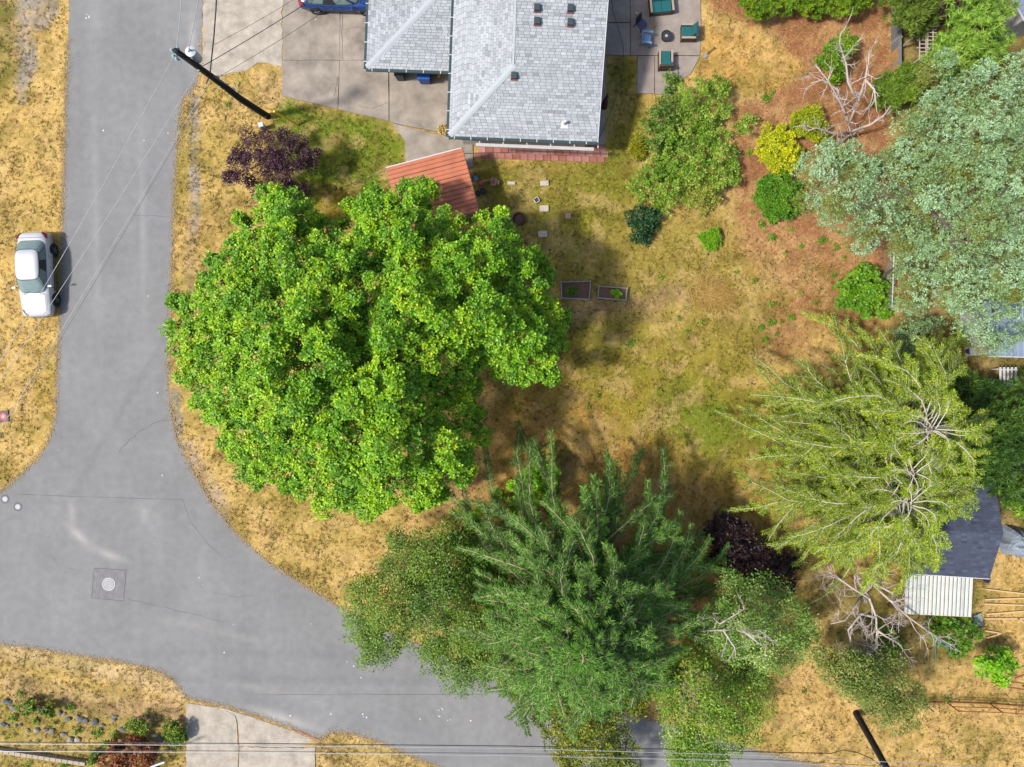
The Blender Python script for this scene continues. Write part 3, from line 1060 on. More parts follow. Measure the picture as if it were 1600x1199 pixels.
TERRA = mat('painted_metal_terracotta', C(206, 120, 84), 0.55, 0.0, var=0.22, scale=1.0, stretch=(1, 1, 1))
WOOD = mat('weathered_wood', C(150, 132, 112), 0.85, var=0.2, scale=6, bump=0.3)
WOODD = mat('dark_wood', C(92, 78, 66), 0.85, var=0.2, scale=6)
rs = thing('open_shed', 'open shed with terracotta ribbed metal roof beside the big maple', 'shed', P(675, 290))
c1, c2, c3, c4 = Vector(P(603, 262, 2.25)), Vector(P(722, 231, 2.35)), Vector(P(749, 331, 2.35)), Vector(P(630, 362, 2.25))
for k in range(5):
    t0, t1 = k / 5, (k + 1) / 5
    ribbed_panel(c1.lerp(c4, t0), c2.lerp(c3, t0), c2.lerp(c3, t1 - .003), c1.lerp(c4, t1 - .003), TERRA, rs, 3, h=.045)
for a, b in ((c1, c2), (c4, c3), (c1, c4), (c2, c3)):
    MB().beam(a - Vector((0, 0, .1)), b - Vector((0, 0, .1)), 0.06, 0.14).build('rafter', WOOD, rs)
for p in (c1, c2, c3, c4):
    q = p.lerp((c1 + c2 + c3 + c4) / 4, 0.06)
    MB().box((q.x, q.y, 1.05), (0.11, 0.11, 2.2), rz=-0.25).build('post', WOODD, rs)
MB().beam(c1.lerp(c2, .0) - Vector((0, 0, .03)), c1.lerp(c2, .99) - Vector((0, 0, .03)), 0.05, 0.07).build('edge_trim', WHITE, rs)

ds = thing('garden_shed', 'dark shingled garden shed under the larches', 'shed', P(1470, 820))
dz, drz = 2.1, 3.0
d_sw, d_se, d_ne, d_nw = Vector(P(1418, 896, dz)), Vector(P(1546, 904, dz)), Vector(P(1553, 752, dz)), Vector(P(1422, 748, dz))
r_w, r_e = (d_sw + d_nw) / 2, (d_se + d_ne) / 2
r_w.z = r_e.z = drz
DARKC = [C(84, 92, 112), C(78, 86, 104), C(94, 102, 124), C(72, 78, 96)]
MB().slab3([d_sw, d_se, r_e, r_w], 0.1).slab3([d_ne, d_nw, r_w, r_e], 0.1).build('roof', mat('deck_dark', C(70, 74, 88), 0.9), ds)
shingle_plane([d_sw, d_se, r_e, r_w], ds, DARKC, seed=31)
shingle_plane([d_ne, d_nw, r_w, r_e], ds, DARKC, seed=32)
ctr = (d_sw + d_se + d_ne + d_nw) / 4
wl = [p.lerp(ctr, 0.07) for p in (d_sw, d_se, d_ne, d_nw)]
MB().prism(wl, -0.1, dz - .06).build('wall', mat('shed_siding', C(120, 100, 84), 0.85, var=0.15), ds)
MB().beam(d_sw - Vector((0, .03, .05)), d_se - Vector((0, .03, .05)), 0.04, 0.13).build('fascia', WHITE, ds)
lt = thing('lean_to', 'pale corrugated lean-to roof on the dark shed, strips with rusty seams', 'lean-to', P(1466, 930))
l1, l2, l3, l4 = Vector(P(1414.5, 898.5, 1.9)), Vector(P(1521, 902.5, 1.9)), Vector(P(1518, 964, 1.65)), Vector(P(1412, 959, 1.65))
MB().slab3([l4 - Vector((0, 0, .03)), l3 - Vector((0, 0, .03)), l2 - Vector((0, 0, .03)), l1 - Vector((0, 0, .03))], 0.03).build('roof_boards', mat('rusty_boards', C(150, 118, 92), 0.9, var=0.2), lt)
LEAN = [mat('sheet_%s' % k, C(*c), 0.6, var=0.10, scale=2.5) for k, c in zip(('mint', 'ivory', 'grey'), ((222, 232, 224), (230, 234, 226), (206, 216, 212)))]
for k in range(17):
    t0, t1 = k / 17 + .0065, (k + 1) / 17 - .0065
    e0, e1 = l1.lerp(l2, t0), l1.lerp(l2, t1)
    f0, f1 = l4.lerp(l3, t0), l4.lerp(l3, t1)
    m0, m1 = (e0 + e1) / 2 + Vector((0, 0, .008)), (f0 + f1) / 2 + Vector((0, 0, .008))
    mb = MB().add([e0, m0, e1, f1, m1, f0], [(5, 4, 1, 0), (4, 3, 2, 1)])
    mb.build('roof_strip', rnd.choices(LEAN, (5, 4, 1))[0], lt).location.z = .012
for p in (l3, l4):
    q = p.lerp((l1 + l3) / 2, .05)
    MB().box((q.x, q.y, .8), (.09, .09, 1.6)).build('post', WOODD, lt)
MB().beam(l4 - Vector((0, 0, .03)), l3 - Vector((0, 0, .03)), .05, .08).build('fascia', mat('fascia_wood', C(200, 160, 120), .8), lt)

METALB = mat('blue_grey_metal', C(168, 184, 208), 0.35, 0.3, var=0.12, scale=1.5)
for nm, lab, pts, zz in (('neighbour_shed', 'blue-grey metal roofed shed half hidden by the blue conifer', [(1546, 557), (1660, 560), (1660, 470), (1540, 470)], 2.2),
                         ('neighbour_outbuilding', 'outbuilding with pale blue metal roof beyond the green cypress', [(1580, -6), (1601, 32), (1680, 10), (1640, -80)], 2.6)):
    t = thing(nm, lab, 'shed', P(pts[0][0] + 30, pts[0][1] - 20))
    p3 = [Vector(P(x, y, zz + (0.35 if i > 1 else 0))) for i, (x, y) in enumerate(pts)]
    for k in range(6):
        ribbed_panel(p3[3].lerp(p3[2], k / 6), p3[0].lerp(p3[1], k / 6), p3[0].lerp(p3[1], (k + 1) / 6 - .004), p3[3].lerp(p3[2], (k + 1) / 6 - .004), METALB, t, 2)
    cc = sum(p3, Vector()) / 4
    MB().prism([p.lerp(cc, .08) for p in p3], -.1, zz - .12).build('wall', mat('neighbour_wall', C(190, 190, 186), .8), t)
    MB().beam(p3[0] - Vector((0, 0, .04)), p3[1] - Vector((0, 0, .04)), .05, .1).build('fascia', WHITE, t)

# ------------------------------------------------------------------ utility poles and wires
CREO = mat('creosote_pole', C(34, 28, 24), 0.85, var=0.25, scale=3, bump=0.4, stretch=(6, 6, 0.6))
GALV = mat('galvanised', C(196, 204, 210), 0.4, 0.5, var=0.1)
PORC = mat('porcelain', C(150, 190, 200), 0.25, var=0.05)
WIRE = mat('aluminium_wire', C(206, 208, 212), 0.45, 0.3, var=0.05)
CABLE = mat('black_cable', C(46, 46, 48), 0.6, var=0.1)


def sag(a, b, s, n=14):
    a, b = Vector(a), Vector(b)
    return [a.lerp(b, i / n) - Vector((0, 0, s * 4 * (i / n) * (1 - i / n))) for i in range(n + 1)]


pb = P(418, 182)
pole_pts = [(pb[0], pb[1], -0.3), pb, P(376, 155, 3.2), P(330, 119.5, 6.4), P(274, 79, 9.6)]
pole_pts = [Vector(p) for p in pole_pts]


def on_pole(z):
    for a, b in zip(pole_pts, pole_pts[1:]):
        if a.z <= z <= b.z:
            return a.lerp(b, (z - a.z) / (b.z - a.z))


up = thing('utility_pole', 'dark wooden utility pole with transformer leaning over the road', 'utility pole', pb)
MB().tube(pole_pts, [.19, .185, .17, .15, .12], 12).build('pole', CREO, up, smooth=True)
top = pole_pts[-1]
tp = Vector(P(297.5, 80.5, 8.4))
tr = MB().lathe([(.17, -.78), (.225, -.72), (.23, -.06), (.24, -.05), (.24, 0), (.12, .05)], (0, 0, 0), 20)
tr.v = [(x + tp.x, y + tp.y, z + tp.z) for x, y, z in tr.v]
tro = tr.build('transformer', mat('transformer_paint', C(222, 228, 236), 0.4, var=.05), up, smooth=False)
MB().box((tp.x, tp.y, tp.z + .07), (.16, .04, .04), rz=.6).build('lid_bolt', VENT, tro)
MB().tube([(tp.x + .05, tp.y, tp.z), (tp.x + .05, tp.y, tp.z + .28)], [.05, .03], 8).build('bushing', PORC, tro)
for zz in (7.75, 8.2):
    MB().beam(on_pole(zz), (tp.x, tp.y, zz), .06, .06).build('mount_bracket', GALV, up)
for dx, dy in ((-.12, -.2), (.05, .12), (-.2, .05), (.0, -.32)):
    MB().lathe([(.03, 0), (.07, .04), (.03, .08), (.075, .12), (.03, .16), (.05, .2)], (top.x + dx, top.y + dy, 9.4), 10).build('insulator', PORC, up)
MB().beam((top.x - .22, top.y + .15, 9.38), (top.x + .12, top.y - .4, 9.38), .06, .05).build('insulator_bracket', GALV, up)
att2, att3 = on_pole(7.6) + Vector((.0, -.16, 0)), on_pole(5.4) + Vector((-.05, -.14, 0))
for p in (att2, att3, on_pole(5.0) + Vector((.13, .1, 0)), on_pole(4.3) + Vector((.13, .1, 0)), on_pole(6.0) + Vector((.13, .12, 0))):
    MB().box(p, (.1, .1, .12)).build('wire_clamp', GALV, up)
for zz, px, py in ((4.6, 345, 118), (3.4, 366, 131)):
    q = Vector(P(px, py, zz))
    MB().tube([on_pole(zz), q], .02, 6).build('standoff_arm', GALV, up)
    MB().lathe([(.02, -.04), (.05, 0), (.02, .05)], q, 8).build('standoff_insulator', PORC, up)
MB().box((pb[0] + .02, pb[1] - .2, .5), (.1, .03, .22)).build('red_tag', mat('tag_red', C(190, 90, 84), .6), up)


def wire(label, pts, r, m, group=None, name='overhead_wire'):
    o = MB().tube(pts, r, 5).build(name, m)
    return tag(o, label, 'wire', group)


TOPL = Vector((top.x - .1, top.y - .2, 9.5))
wire('topmost pale wire from the pole top running over the silver car', sag(TOPL, P(-90, 712, 9.3), .25), .012, WIRE)
wire('middle pale wire from below the transformer crossing over the road', sag(att2, P(-110, 755, 7.4), .3), .012, WIRE)
wire('lowest pale wire from the pole crossing the road past the silver car', sag(P(326, 127, 5.4), P(-110, 845, 5.2), .3), .013, WIRE)
wire('dark twisted cable paired with the lowest pale wire over the road', sag(P(328, 130, 5.0), P(-110, 862, 4.9), .3), .010, mat('grey_cable', C(110, 112, 118), .6))
wire('pale wire from the pole top running along the street to the north', sag((top.x, top.y + .12, 9.5), P(286, -60, 9.5), .1), .016, WIRE)
wire('pale wire from the transformer running along the street to the north', sag((tp.x + .05, tp.y, tp.z + .28), P(318, -60, 8.4), .1), .016, WIRE)
wire('thick black communication cable hanging on the pole towards the north', [P(322, 132, 4.9), P(328, 118, 5.0), P(330, 97, 5.1), P(334, 60, 5.0), P(337, 20, 5.0), P(342, -60, 5.2)], .035, CABLE)
wire('dark service wire crossing the pale apron from the pole to the garage', sag(P(318, 103, 6.4), P(575, -60, 3.2), .2), .018, CABLE)
wire('thin service wire over the apron beside the thicker service wire', sag(P(346, 118, 4.6), P(590, -40, 3.1), .2), .010, CABLE)
wire('faint thin wire over the apron above both service wires', sag(P(335, 70, 5.6), P(490, -20, 4.5), .1), .009, CABLE)
MB().tube([P(318, 103, 6.4), P(312, 101, 6.5), P(304, 92, 7.0), (tp.x + .1, tp.y - .1, tp.z - .5)], .012, 5).build('jumper_wire', CABLE, up)
# guy wire with its yellow guard
ga, gt = Vector(P(466, 196, 0)), on_pole(7.0)
gw = thing('guy_wire', 'steel guy wire with yellow guard anchored in the grass beside the pole', 'guy wire', ga)
MB().tube([ga - Vector((0, 0, .1)), gt], .008, 5).build('cable', GALV, gw)
MB().tube([ga.lerp(gt, .015), ga.lerp(gt, .30)], .06, 8).build('guard', mat('guard_yellow', C(250, 214, 40, 1.3), .5), gw)
MB().tube([ga - Vector((0, 0, .2)), ga.lerp(gt, .02)], .03, 6).build('anchor_rod', GALV, gw)

p2b = P(1338, 1115)
pole2 = [Vector(p) for p in ((p2b[0], p2b[1], -.3), p2b, P(1385, 1199, 4.6), P(1450, 1290, 8.6))]
up2 = thing('utility_pole', 'dark wooden utility pole standing in the dry grass beside the rusty fence', 'utility pole', p2b)
MB().tube(pole2, [.19, .185, .16, .13], 12).build('pole', CREO, up2, smooth=True)
MB().box(pole2[2].lerp(pole2[1], .04) + Vector((-.17, -.05, 0)), (.14, .14, .16)).build('cable_clamp', GALV, up2)
att = pole2[2].lerp(pole2[1], .04) + Vector((-.2, -.05, 0))
wire('thick black cable with a loop running to the pole in the dry grass', [P(-60, 1159.5, 5.0), P(400, 1162, 4.9), P(800, 1166, 4.8), P(1050, 1171, 4.7), P(1220, 1176, 4.7), P(1300, 1177.5, 4.7), P(1318, 1172, 4.8), P(1340, 1176, 4.75), P(1362, 1186, 4.65), att], .022, CABLE)
wire('upper pale wire above the thick black cable near the south driveway', [P(-60, 1162, 7.2), P(400, 1165.5, 6.9), P(800, 1169.5, 6.9), P(1200, 1181, 7.2), P(1560, 1200, 8.0)], .014, WIRE)
wire('lower pale wire south of the black cable over the retaining blocks', [P(-60, 1174, 8.0), P(400, 1176, 7.6), P(800, 1181, 7.6), P(1200, 1190, 7.9), P(1560, 1212, 8.4)], .014, WIRE)
wire('dashed dark cable between the two pale wires over the south driveway', [P(-60, 1170, 6.0), P(400, 1174, 5.8), P(800, 1177.5, 5.8), P(1200, 1187, 6.0), P(1560, 1208, 6.6)], .012, CABLE)
wire('thin cable from the house corner to the terracotta shed', [P(936, 222, 2.3), P(915, 234, 2.2), P(850, 237, 2.1), P(740, 240, 2.15), P(720, 240, 2.2)], .016, CABLE)
wire('dark cable along the house side over the strip of lawn', [P(954, -20, 2.5), P(958, 20, 2.4), P(968, 50, 2.3), P(974, 75, 2.2), P(975, 104, 2.1), P(968, 138, 2.1), P(950, 185, 2.2), P(934, 222, 2.4)], .016, CABLE)
wire('thin dark cord from the shed over the lawn to a garden lamp', [P(602, 267, 1.9), P(570, 280, 1.3), P(540, 291, .7), P(527, 297, .3)], .014, CABLE)
# ------------------------------------------------------------------ cars
TYRE = mat('tyre_rubber', C(40, 40, 42), 0.9)
RIM = mat('alloy_rim', C(190, 192, 196), 0.3, 0.6)
CGLASS = mat('car_glass', (0.10, 0.145, 0.14), 0.06, 0.0, var=0.15, scale=2, spec=0.7)  # pale teal base colour stands in for sky reflected in the glass
TAIL = mat('tail_lamp', C(170, 30, 40), 0.25)
LAMP = mat('head_lamp', C(210, 216, 222), 0.15)
TRIM = mat('black_trim', C(52, 54, 58), 0.5)


def sgnpow(v, e):
    return math.copysign(abs(v) ** e, v)


def car(name, label, paint, loc, rotz, hatch=False):
    """front towards local -y"""
    t = thing(name, label, 'car', loc, None, rotz)
    st = [(2.34, .62, .66, .58), (2.31, .74, .86, .70), (2.2, .82, .965, .80), (1.95, .86, 1.0, .85), (1.5, .89, 1.0, .88), (.8, .90, .985, .87), (0, .905, .965, .87),
          (-.7, .90, .955, .86), (-1.1, .895, .94, .84), (-1.6, .875, .89, .79), (-2.0, .83, .80, .72), (-2.22, .74, .72, .66), (-2.34, .58, .62, .57)]
    vs, fs = [], []
    for y, w, zt, zs in st:
        half = [(0, zt + .02), (.45 * w, zt + .015), (.80 * w, zt - .025), (.955 * w, zs), (w, .62), (.985 * w, .40), (.93 * w, .23), (.5 * w, .2)]
        ring = half + [(-x, z) for x, z in half[::-1] if x > 0]
        vs += [(x, y, z) for x, z in ring]
    n = len(vs) // len(st)
    for i in range(len(st) - 1):
        for k in range(n):
            k2 = (k + 1) % n
            fs.append((i * n + k, i * n + k2, (i + 1) * n + k2, (i + 1) * n + k))
    fs += [tuple(range(n)), tuple(range((len(st) - 1) * n, len(st) * n))[::-1]]
    body = MB().add(vs, fs).build('body', paint, t, world=False, smooth=True, subsurf=1)
    rb = 2.12 if hatch else 1.92      # rear window base

    def ringpt(th, s):
        """cabin surface, s 0 at the belt line, 1 at the roof edge"""
        c, q = math.cos(th), math.sin(th)
        yc0, ly0 = (rb - 1.12) / 2, (rb + 1.12) / 2
        yc1, ly1 = ((1.45 if hatch else 1.22) - .36) / 2, ((1.45 if hatch else 1.22) + .36) / 2
        e = 0.42
        x0, y0 = .80 * sgnpow(c, e), yc0 + ly0 * sgnpow(q, e)
        x1, y1 = .64 * sgnpow(c, e), yc1 + ly1 * sgnpow(q, e)
        b = math.sin(s * math.pi) * .035
        return Vector((x0 + (x1 - x0) * s + b * sgnpow(c, .6), y0 + (y1 - y0) * s + b * sgnpow(q, .6), .93 + .46 * s))

    N = 40
    rings = [[ringpt(2 * math.pi * k / N, s) for k in range(N)] for s in (0, .33, .66, 1.0)]
    for sh, zz in ((.93, 1.425), (.7, 1.455), (.35, 1.468)):
        yc1 = ((1.45 if hatch else 1.22) - .36) / 2
        rings.append([Vector((p.x * sh, yc1 + (p.y - yc1) * sh, zz)) for p in rings[3]])
    mb = MB()
    vs = [p for r in rings for p in r]
    fs = [(i * N + k, i * N + (k + 1) % N, (i + 1) * N + (k + 1) % N, (i + 1) * N + k) for i in range(len(rings) - 1) for k in range(N)]
    fs.append(tuple(range((len(rings) - 1) * N, len(rings) * N)))
    mb.add(vs, fs).build('cabin', paint, t, world=False, smooth=True)

    def pane(nm, th0, th1, s0=.10, s1=.93, out=.010):
        g = MB()
        A, B = 12, 4
        pts = []
        for j in range(B + 1):
            for i in range(A + 1):
                th = math.radians(th0 + (th1 - th0) * i / A)
                p = ringpt(th, s0 + (s1 - s0) * j / B)
                nrm = Vector((math.cos(th), math.sin(th) * .9, .55)).normalized()
                pts.append(p + nrm * out)
        g.add(pts, [(j * (A + 1) + i, j * (A + 1) + i + 1, (j + 1) * (A + 1) + i + 1, (j + 1) * (A + 1) + i) for j in range(B) for i in range(A)])
        return g.build(nm, CGLASS, t, world=False, smooth=True)

    def frame(th0, th1):
        o = pane('window_rubber', th0, th1, .05, .97, .005)
        o.data.materials.clear()
        o.data.materials.append(TRIM)

    for nm, a, b in (('windshield', -131, -49), ('rear_window', 49, 131)):
        pane(nm, a, b)
        frame(a - 3, b + 3)
    for s in (0, 180):
        sg = 1 if s == 0 else -1
        for a, b in ((-36, -2), (2, 22), (25, 38)):
            pane('side_window', s + sg * a, s + sg * b, .12, .9)
        frame(s - 40 if s == 0 else s - 40, s + 40)
    for sx in (-1, 1):
        for y in (1.36, -1.40):
            w = MB()
            prof = [(.20, -.10), (.30, -.10), (.325, -.07), (.325, .07), (.30, .10), (.20, .10)]
            ww = MB().lathe(prof, (0, 0, 0), 22)
            w.add([(z * 1.0 + sx * .815, y + px_, .325 + py_) for px_, py_, z in ww.v], ww.f)
            wh = w.build('wheel', TYRE, t, world=False)
            r = MB()
            x = sx * .921
            rr = MB().lathe([(.205, 0), (.19, .012), (.05, .012), (.045, .02)], (0, 0, 0), 18)
            r.add([(x + sx * (z - .02), y + a, .325 + b) for a, b, z in rr.v], rr.f)
            r.build('rim', mat('rim_dark', C(70, 72, 76), .4, .4), wh, world=False)
            for k in range(5):
                an = k * 2 * math.pi / 5
                MB().beam((x + sx * .004, y, .325), (x + sx * .004, y + .19 * math.cos(an), .325 + .19 * math.sin(an)), .045, .02).build('spoke', RIM, wh, world=False)
            arch = MB().lathe([(.39, -.06), (.39, .085), (.33, .085)], (0, 0, 0), 22)
            a = MB()
            a.add([(z + sx * .80 if sx > 0 else -z + sx * .80, y + px_, .34 + py_) for px_, py_, z in arch.v], arch.f)
            a.build('wheel_arch', TRIM, t, world=False)
        mi = MB().box((sx * .99, -.72, 1.0), (.20, .10, .13)).build('mirror', paint, t, world=False, bevel=.03)
        MB().box((sx * .90, -.74, .97), (.1, .06, .05)).build('stalk', TRIM, mi, world=False)
        for y in (-.05, .95):
            MB().box((sx * .905, y, .80), (.03, .2, .035)).build('door_handle', paint, t, world=False)
        for y in (-.75, .35, 1.22):
            MB().box((sx * .902, y, .60), (.012, .012, .5)).build('door_seam', TRIM, t, world=False)
        MB().beam((sx * .905, -.9, .48), (sx * .905, 1.0, .48), .02, .04).build('side_moulding', TRIM, t, world=False)
        MB().add([(sx * .50, -2.31, .70), (sx * .74, -2.20, .70), (sx * .81, -1.92, .78), (sx * .72, -1.98, .815), (sx * .58, -2.20, .76)], [(0, 1, 2, 3, 4)]).build('headlight', LAMP, t, world=False).modifiers.new('th', 'SOLIDIFY').thickness = .03
        MB().add([(sx * .55, 2.325, .80), (sx * .80, 2.22, .80), (sx * .865, 1.95, .84), (sx * .80, 1.98, .965), (sx * .60, 2.24, .95)], [(0, 1, 2, 3, 4)]).build('tail_light', TAIL, t, world=False).modifiers.new('th', 'SOLIDIFY').thickness = .03
    MB().beam((-.6, -1.14, .955), (.6, -1.14, .955), .05, .02).build('cowl', TRIM, t, world=False)
    for x in (-.45, .1):
        MB().tube([(x, -1.10, .975), (x + .38, -.95, 1.05)], .009, 5).build('wiper', TRIM, t, world=False)
    for x in (-.66, .66):
        MB().tube([(x, -1.15, .957), (x * .98, -1.6, .91), (x * .9, -2.05, .80)], .008, 4).build('hood_seam', TRIM, t, world=False)
    MB().tube([(-.66, 1.98, 1.01), (0, 1.96, 1.025), (.66, 1.98, 1.01)], .009, 4).build('boot_seam', TRIM, t, world=False)
    MB().box((0, -2.345, .45), (.9, .03, .14)).build('grille', TRIM, t, world=False)
    MB().box((0, 2.345, .62), (.34, .02, .13)).build('number_plate', WHITE, t, world=False)
    return t


SILVER = mat('silver_paint', C(232, 232, 236), 0.28, 0.25, var=0.02, coat=0.5)
BLUE = mat('blue_paint', C(22, 74, 150), 0.25, 0.2, var=0.03, coat=0.6)
car('parked_sedan', 'silver sedan parked on the dry grass verge', SILVER, P(68, 432), math.radians(2.5))
car('parked_hatchback', 'dark blue car on the driveway with its nose by the garage', BLUE, P(537, 0, .052), math.radians(88), True)

# ------------------------------------------------------------------ patio furniture
TEAL = mat('teal_cushion', C(18, 106, 110), 0.9, var=0.08, scale=6, bump=0.2)
WICK = mat('brown_wicker', C(92, 72, 60), 0.8, var=0.3, scale=60, bump=0.5)
WICKT = mat('pale_arm_wood', C(190, 168, 150), 0.7, var=0.15, scale=8)
PZ = 0.05


def soft_seat(name, label, cat, loc, rotz, w, d, n):
    """wicker seat facing local -y: base, four feet, arms, back, cushions"""
    t = thing(name, label, cat, loc, None, rotz)
    MB().box((0, 0, .22), (w, d, .20)).build('base_frame', WICK, t, world=False, bevel=.015)
    for sx in (-1, 1):
        for sy in (-1, 1):
            MB().box((sx * (w / 2 - .05), sy * (d / 2 - .05), .06), (.07, .07, .13)).build('foot', WICK, t, world=False)
        a = MB().box((sx * (w / 2 - .045), -.02, .42), (.09, d - .04, .24)).build('arm', WICK, t, world=False)
        MB().box((sx * (w / 2 - .045), -.02, .555), (.11, d - .02, .03)).build('arm_rest', WICKT, a, world=False)
    MB().box((0, d / 2 - .05, .52), (w, .10, .52)).build('backrest', WICK, t, world=False, bevel=.015)
    cw = (w - .22) / n
    for k in range(n):
        x = -(w - .22) / 2 + cw * (k + .5)
        MB().box((x, -.07, .39), (cw - .012, d - .17, .15)).build('seat_cushion', TEAL, t, world=False, bevel=.035)
        m = Matrix.Rotation(math.radians(-12), 3, 'X')
        MB().box((x, d / 2 - .19, .62), (cw - .015, .17, .46), m=m).build('back_cushion', TEAL, t, world=False, bevel=.04)
    return t


soft_seat('loveseat', 'teal two-seat wicker loveseat on the patio', 'loveseat', P(1031, 13, PZ), math.radians(6), 1.30, .92, 2)
soft_seat('armchair', 'teal wicker armchair between the fire pit and the patio edge', 'armchair', P(1074, 56, PZ), math.radians(-90), .82, .86, 1)
soft_seat('armchair', 'teal wicker armchair on the lower patio slab facing the fire pit', 'armchair', P(1037.5, 99, PZ), math.radians(180), .76, .98, 1)


def plain_chair(name, label, loc, rotz, m, m2, arms):
    t = thing(name, label, 'chair', loc, None, rotz)
    MB().box((0, 0, .42), (.48, .48, .04)).build('seat', m2, t, world=False, bevel=.012)
    MB().box((0, .25, .68), (.46, .04, .52), m=Matrix.Rotation(math.radians(-14), 3, 'X')).build('backrest', m, t, world=False, bevel=.012)
    for sx in (-1, 1):
        MB().tube([(sx * .22, -.22, 0), (sx * .21, -.2, .42)], .022, 6).build('leg', m, t, world=False)
        MB().tube([(sx * .23, .3, 0), (sx * .21, .2, .42)], .022, 6).build('leg', m, t, world=False)
        if arms:
            MB().box((sx * .30, -.02, .62), (.10, .56, .03)).build('arm', m, t, world=False, bevel=.01)
            MB().box((sx * .30, -.26, .31), (.06, .06, .62)).build('arm_post', m, t, world=False)
    return t


BLK = mat('black_plastic', C(38, 40, 46), .6)
plain_chair('patio_chair', 'black armless patio chair with slate seat', P(1000, 43, PZ), math.radians(48), BLK, mat('slate_seat', C(78, 86, 120), .8), False)
LBL = mat('light_blue_plastic', C(140, 180, 222), .5)
plain_chair('garden_chair', 'light blue plastic garden armchair beside the fire pit', P(1008, 66, PZ), math.radians(84), LBL, LBL, True)
fp = thing('fire_pit', 'round black-rimmed fire pit with pale ash', 'fire pit', P(1039.5, 60, PZ))
c = P(1039.5, 60, PZ)
MB().lathe([(.20, 0), (.24, .05), (.28, .30), (.30, .36), (.27, .36), (.25, .30)], c, 24).build('bowl', mat('soot_metal', C(46, 50, 60), .6), fp)
MB().lathe([(.25, .24), (.20, .28), (.08, .30), (.02, .31)], c, 20).build('ash', mat('ash', C(206, 184, 178), .95, var=.25, scale=9), fp)
tag(MB().lathe([(.02, 0), (.06, .02), (.075, .07), (.06, .12), (.02, .14)], P(994, 22, PZ), 12).build('ball', mat('ball_yellow', C(230, 238, 150), .6)), 'small pale yellow ball lying on the patio', 'ball')
lf = MB()
for k in range(9):
    x, y, _ = P(1022 + rnd.uniform(-2, 2), 42 + rnd.uniform(-3, 3))
    lf.box((x, y, PZ + .02 + k * .006), (.08, .06, .006), rz=rnd.uniform(0, 3))
tag(lf.build('leaf_pile', mat('dry_leaf', C(196, 150, 60), .9)), 'little heap of ochre leaves by the black chair', 'leaves')
sh = thing('shovel', 'shovel with bright blade lying in the dry grass beside the patio', 'shovel', P(1108, 82))
a, b = Vector(P(1105, 85, .06)), Vector(P(1117, 75, .06))
MB().tube([a, b], .018, 6).build('shaft', WOODD, sh)
d = (b - a).normalized()
MB().tube([b + Vector((-d.y, d.x, 0)) * .07, b - Vector((-d.y, d.x, 0)) * .07], .022, 6).build('grip', BLK, sh)
s_ = Vector((-d.y, d.x, 0))
MB().add([a + s_ * .09, a - s_ * .09, a - d * .2 - s_ * .11, a - d * .32, a - d * .2 + s_ * .11], [(0, 1, 2, 3, 4)]).build('blade', GALV, sh).modifiers.new('th', 'SOLIDIFY').thickness = .01
um = thing('folded_parasol', 'folded maroon parasol leaning at the house corner walk', 'parasol', P(940, 166))
MB().tube([P(940, 166, 0), P(946, 158, 2.0)], .02, 6).build('pole', WOODD, um)
MB().tube([P(943, 170, .75), P(943.5, 167, 1.0), P(945, 162, 1.4), P(947, 154, 1.8), P(950, 147, 2.05)], [.06, .19, .17, .10, .02], 9).build('canopy', mat('maroon_fabric', C(78, 34, 44), .9, var=.2), um)

# bins by the garage
def bin_(label, px, py, m, lid, w, rotz):
    t = thing('wheelie_bin', label, 'bin', P(px, py, PZ), None, rotz)
    mb = MB()
    vs = [(-w * .40, -.28, .08), (w * .40, -.28, .08), (w * .40, .24, .08), (-w * .40, .24, .08), (-w * .5, -.36, .98), (w * .5, -.36, .98), (w * .5, .32, .98), (-w * .5, .32, .98)]
    mb.add(vs, [(3, 2, 1, 0), (4, 5, 6, 7), (0, 1, 5, 4), (1, 2, 6, 5), (2, 3, 7, 6), (3, 0, 4, 7)])
    mb.build('body', m, t, world=False, bevel=.02)
    MB().box((0, -.02, 1.02), (w * 1.06, .76, .06), m=Matrix.Rotation(.04, 3, 'X')).build('lid', lid, t, world=False, bevel=.02)
    MB().tube([(-w * .4, .38, .96), (w * .4, .38, .96)], .02, 6).build('handle', BLK, t, world=False)
    for sx in (-1, 1):
        mb = MB().lathe([(.10, -.03), (.10, .03)], (0, 0, 0), 14)
        g = MB()
        g.add([(z + sx * w * .42, .26 + a, .10 + b) for a, b, z in mb.v], mb.f)
        g.build('wheel', TYRE, t, world=False)
    return t


BINB = mat('bin_blue', C(30, 96, 190), .45)
bin_('blue recycling bin standing under the garage eave', 665, 125, BINB, BINB, .66, 0)
BING = mat('bin_dark', C(56, 74, 80), .5)
bin_('small dark grey bin beside the blue recycling bin', 627, 120, BING, BING, .46, 0)
tag(MB().lathe([(.05, 0), (.12, .05), (.14, .12), (.10, .2), (.03, .23)], P(686, 119, PZ), 10).build('pot', mat('pot_yellow', C(206, 170, 60), .7)), 'small yellow pot on the concrete right of the blue bin', 'pot')

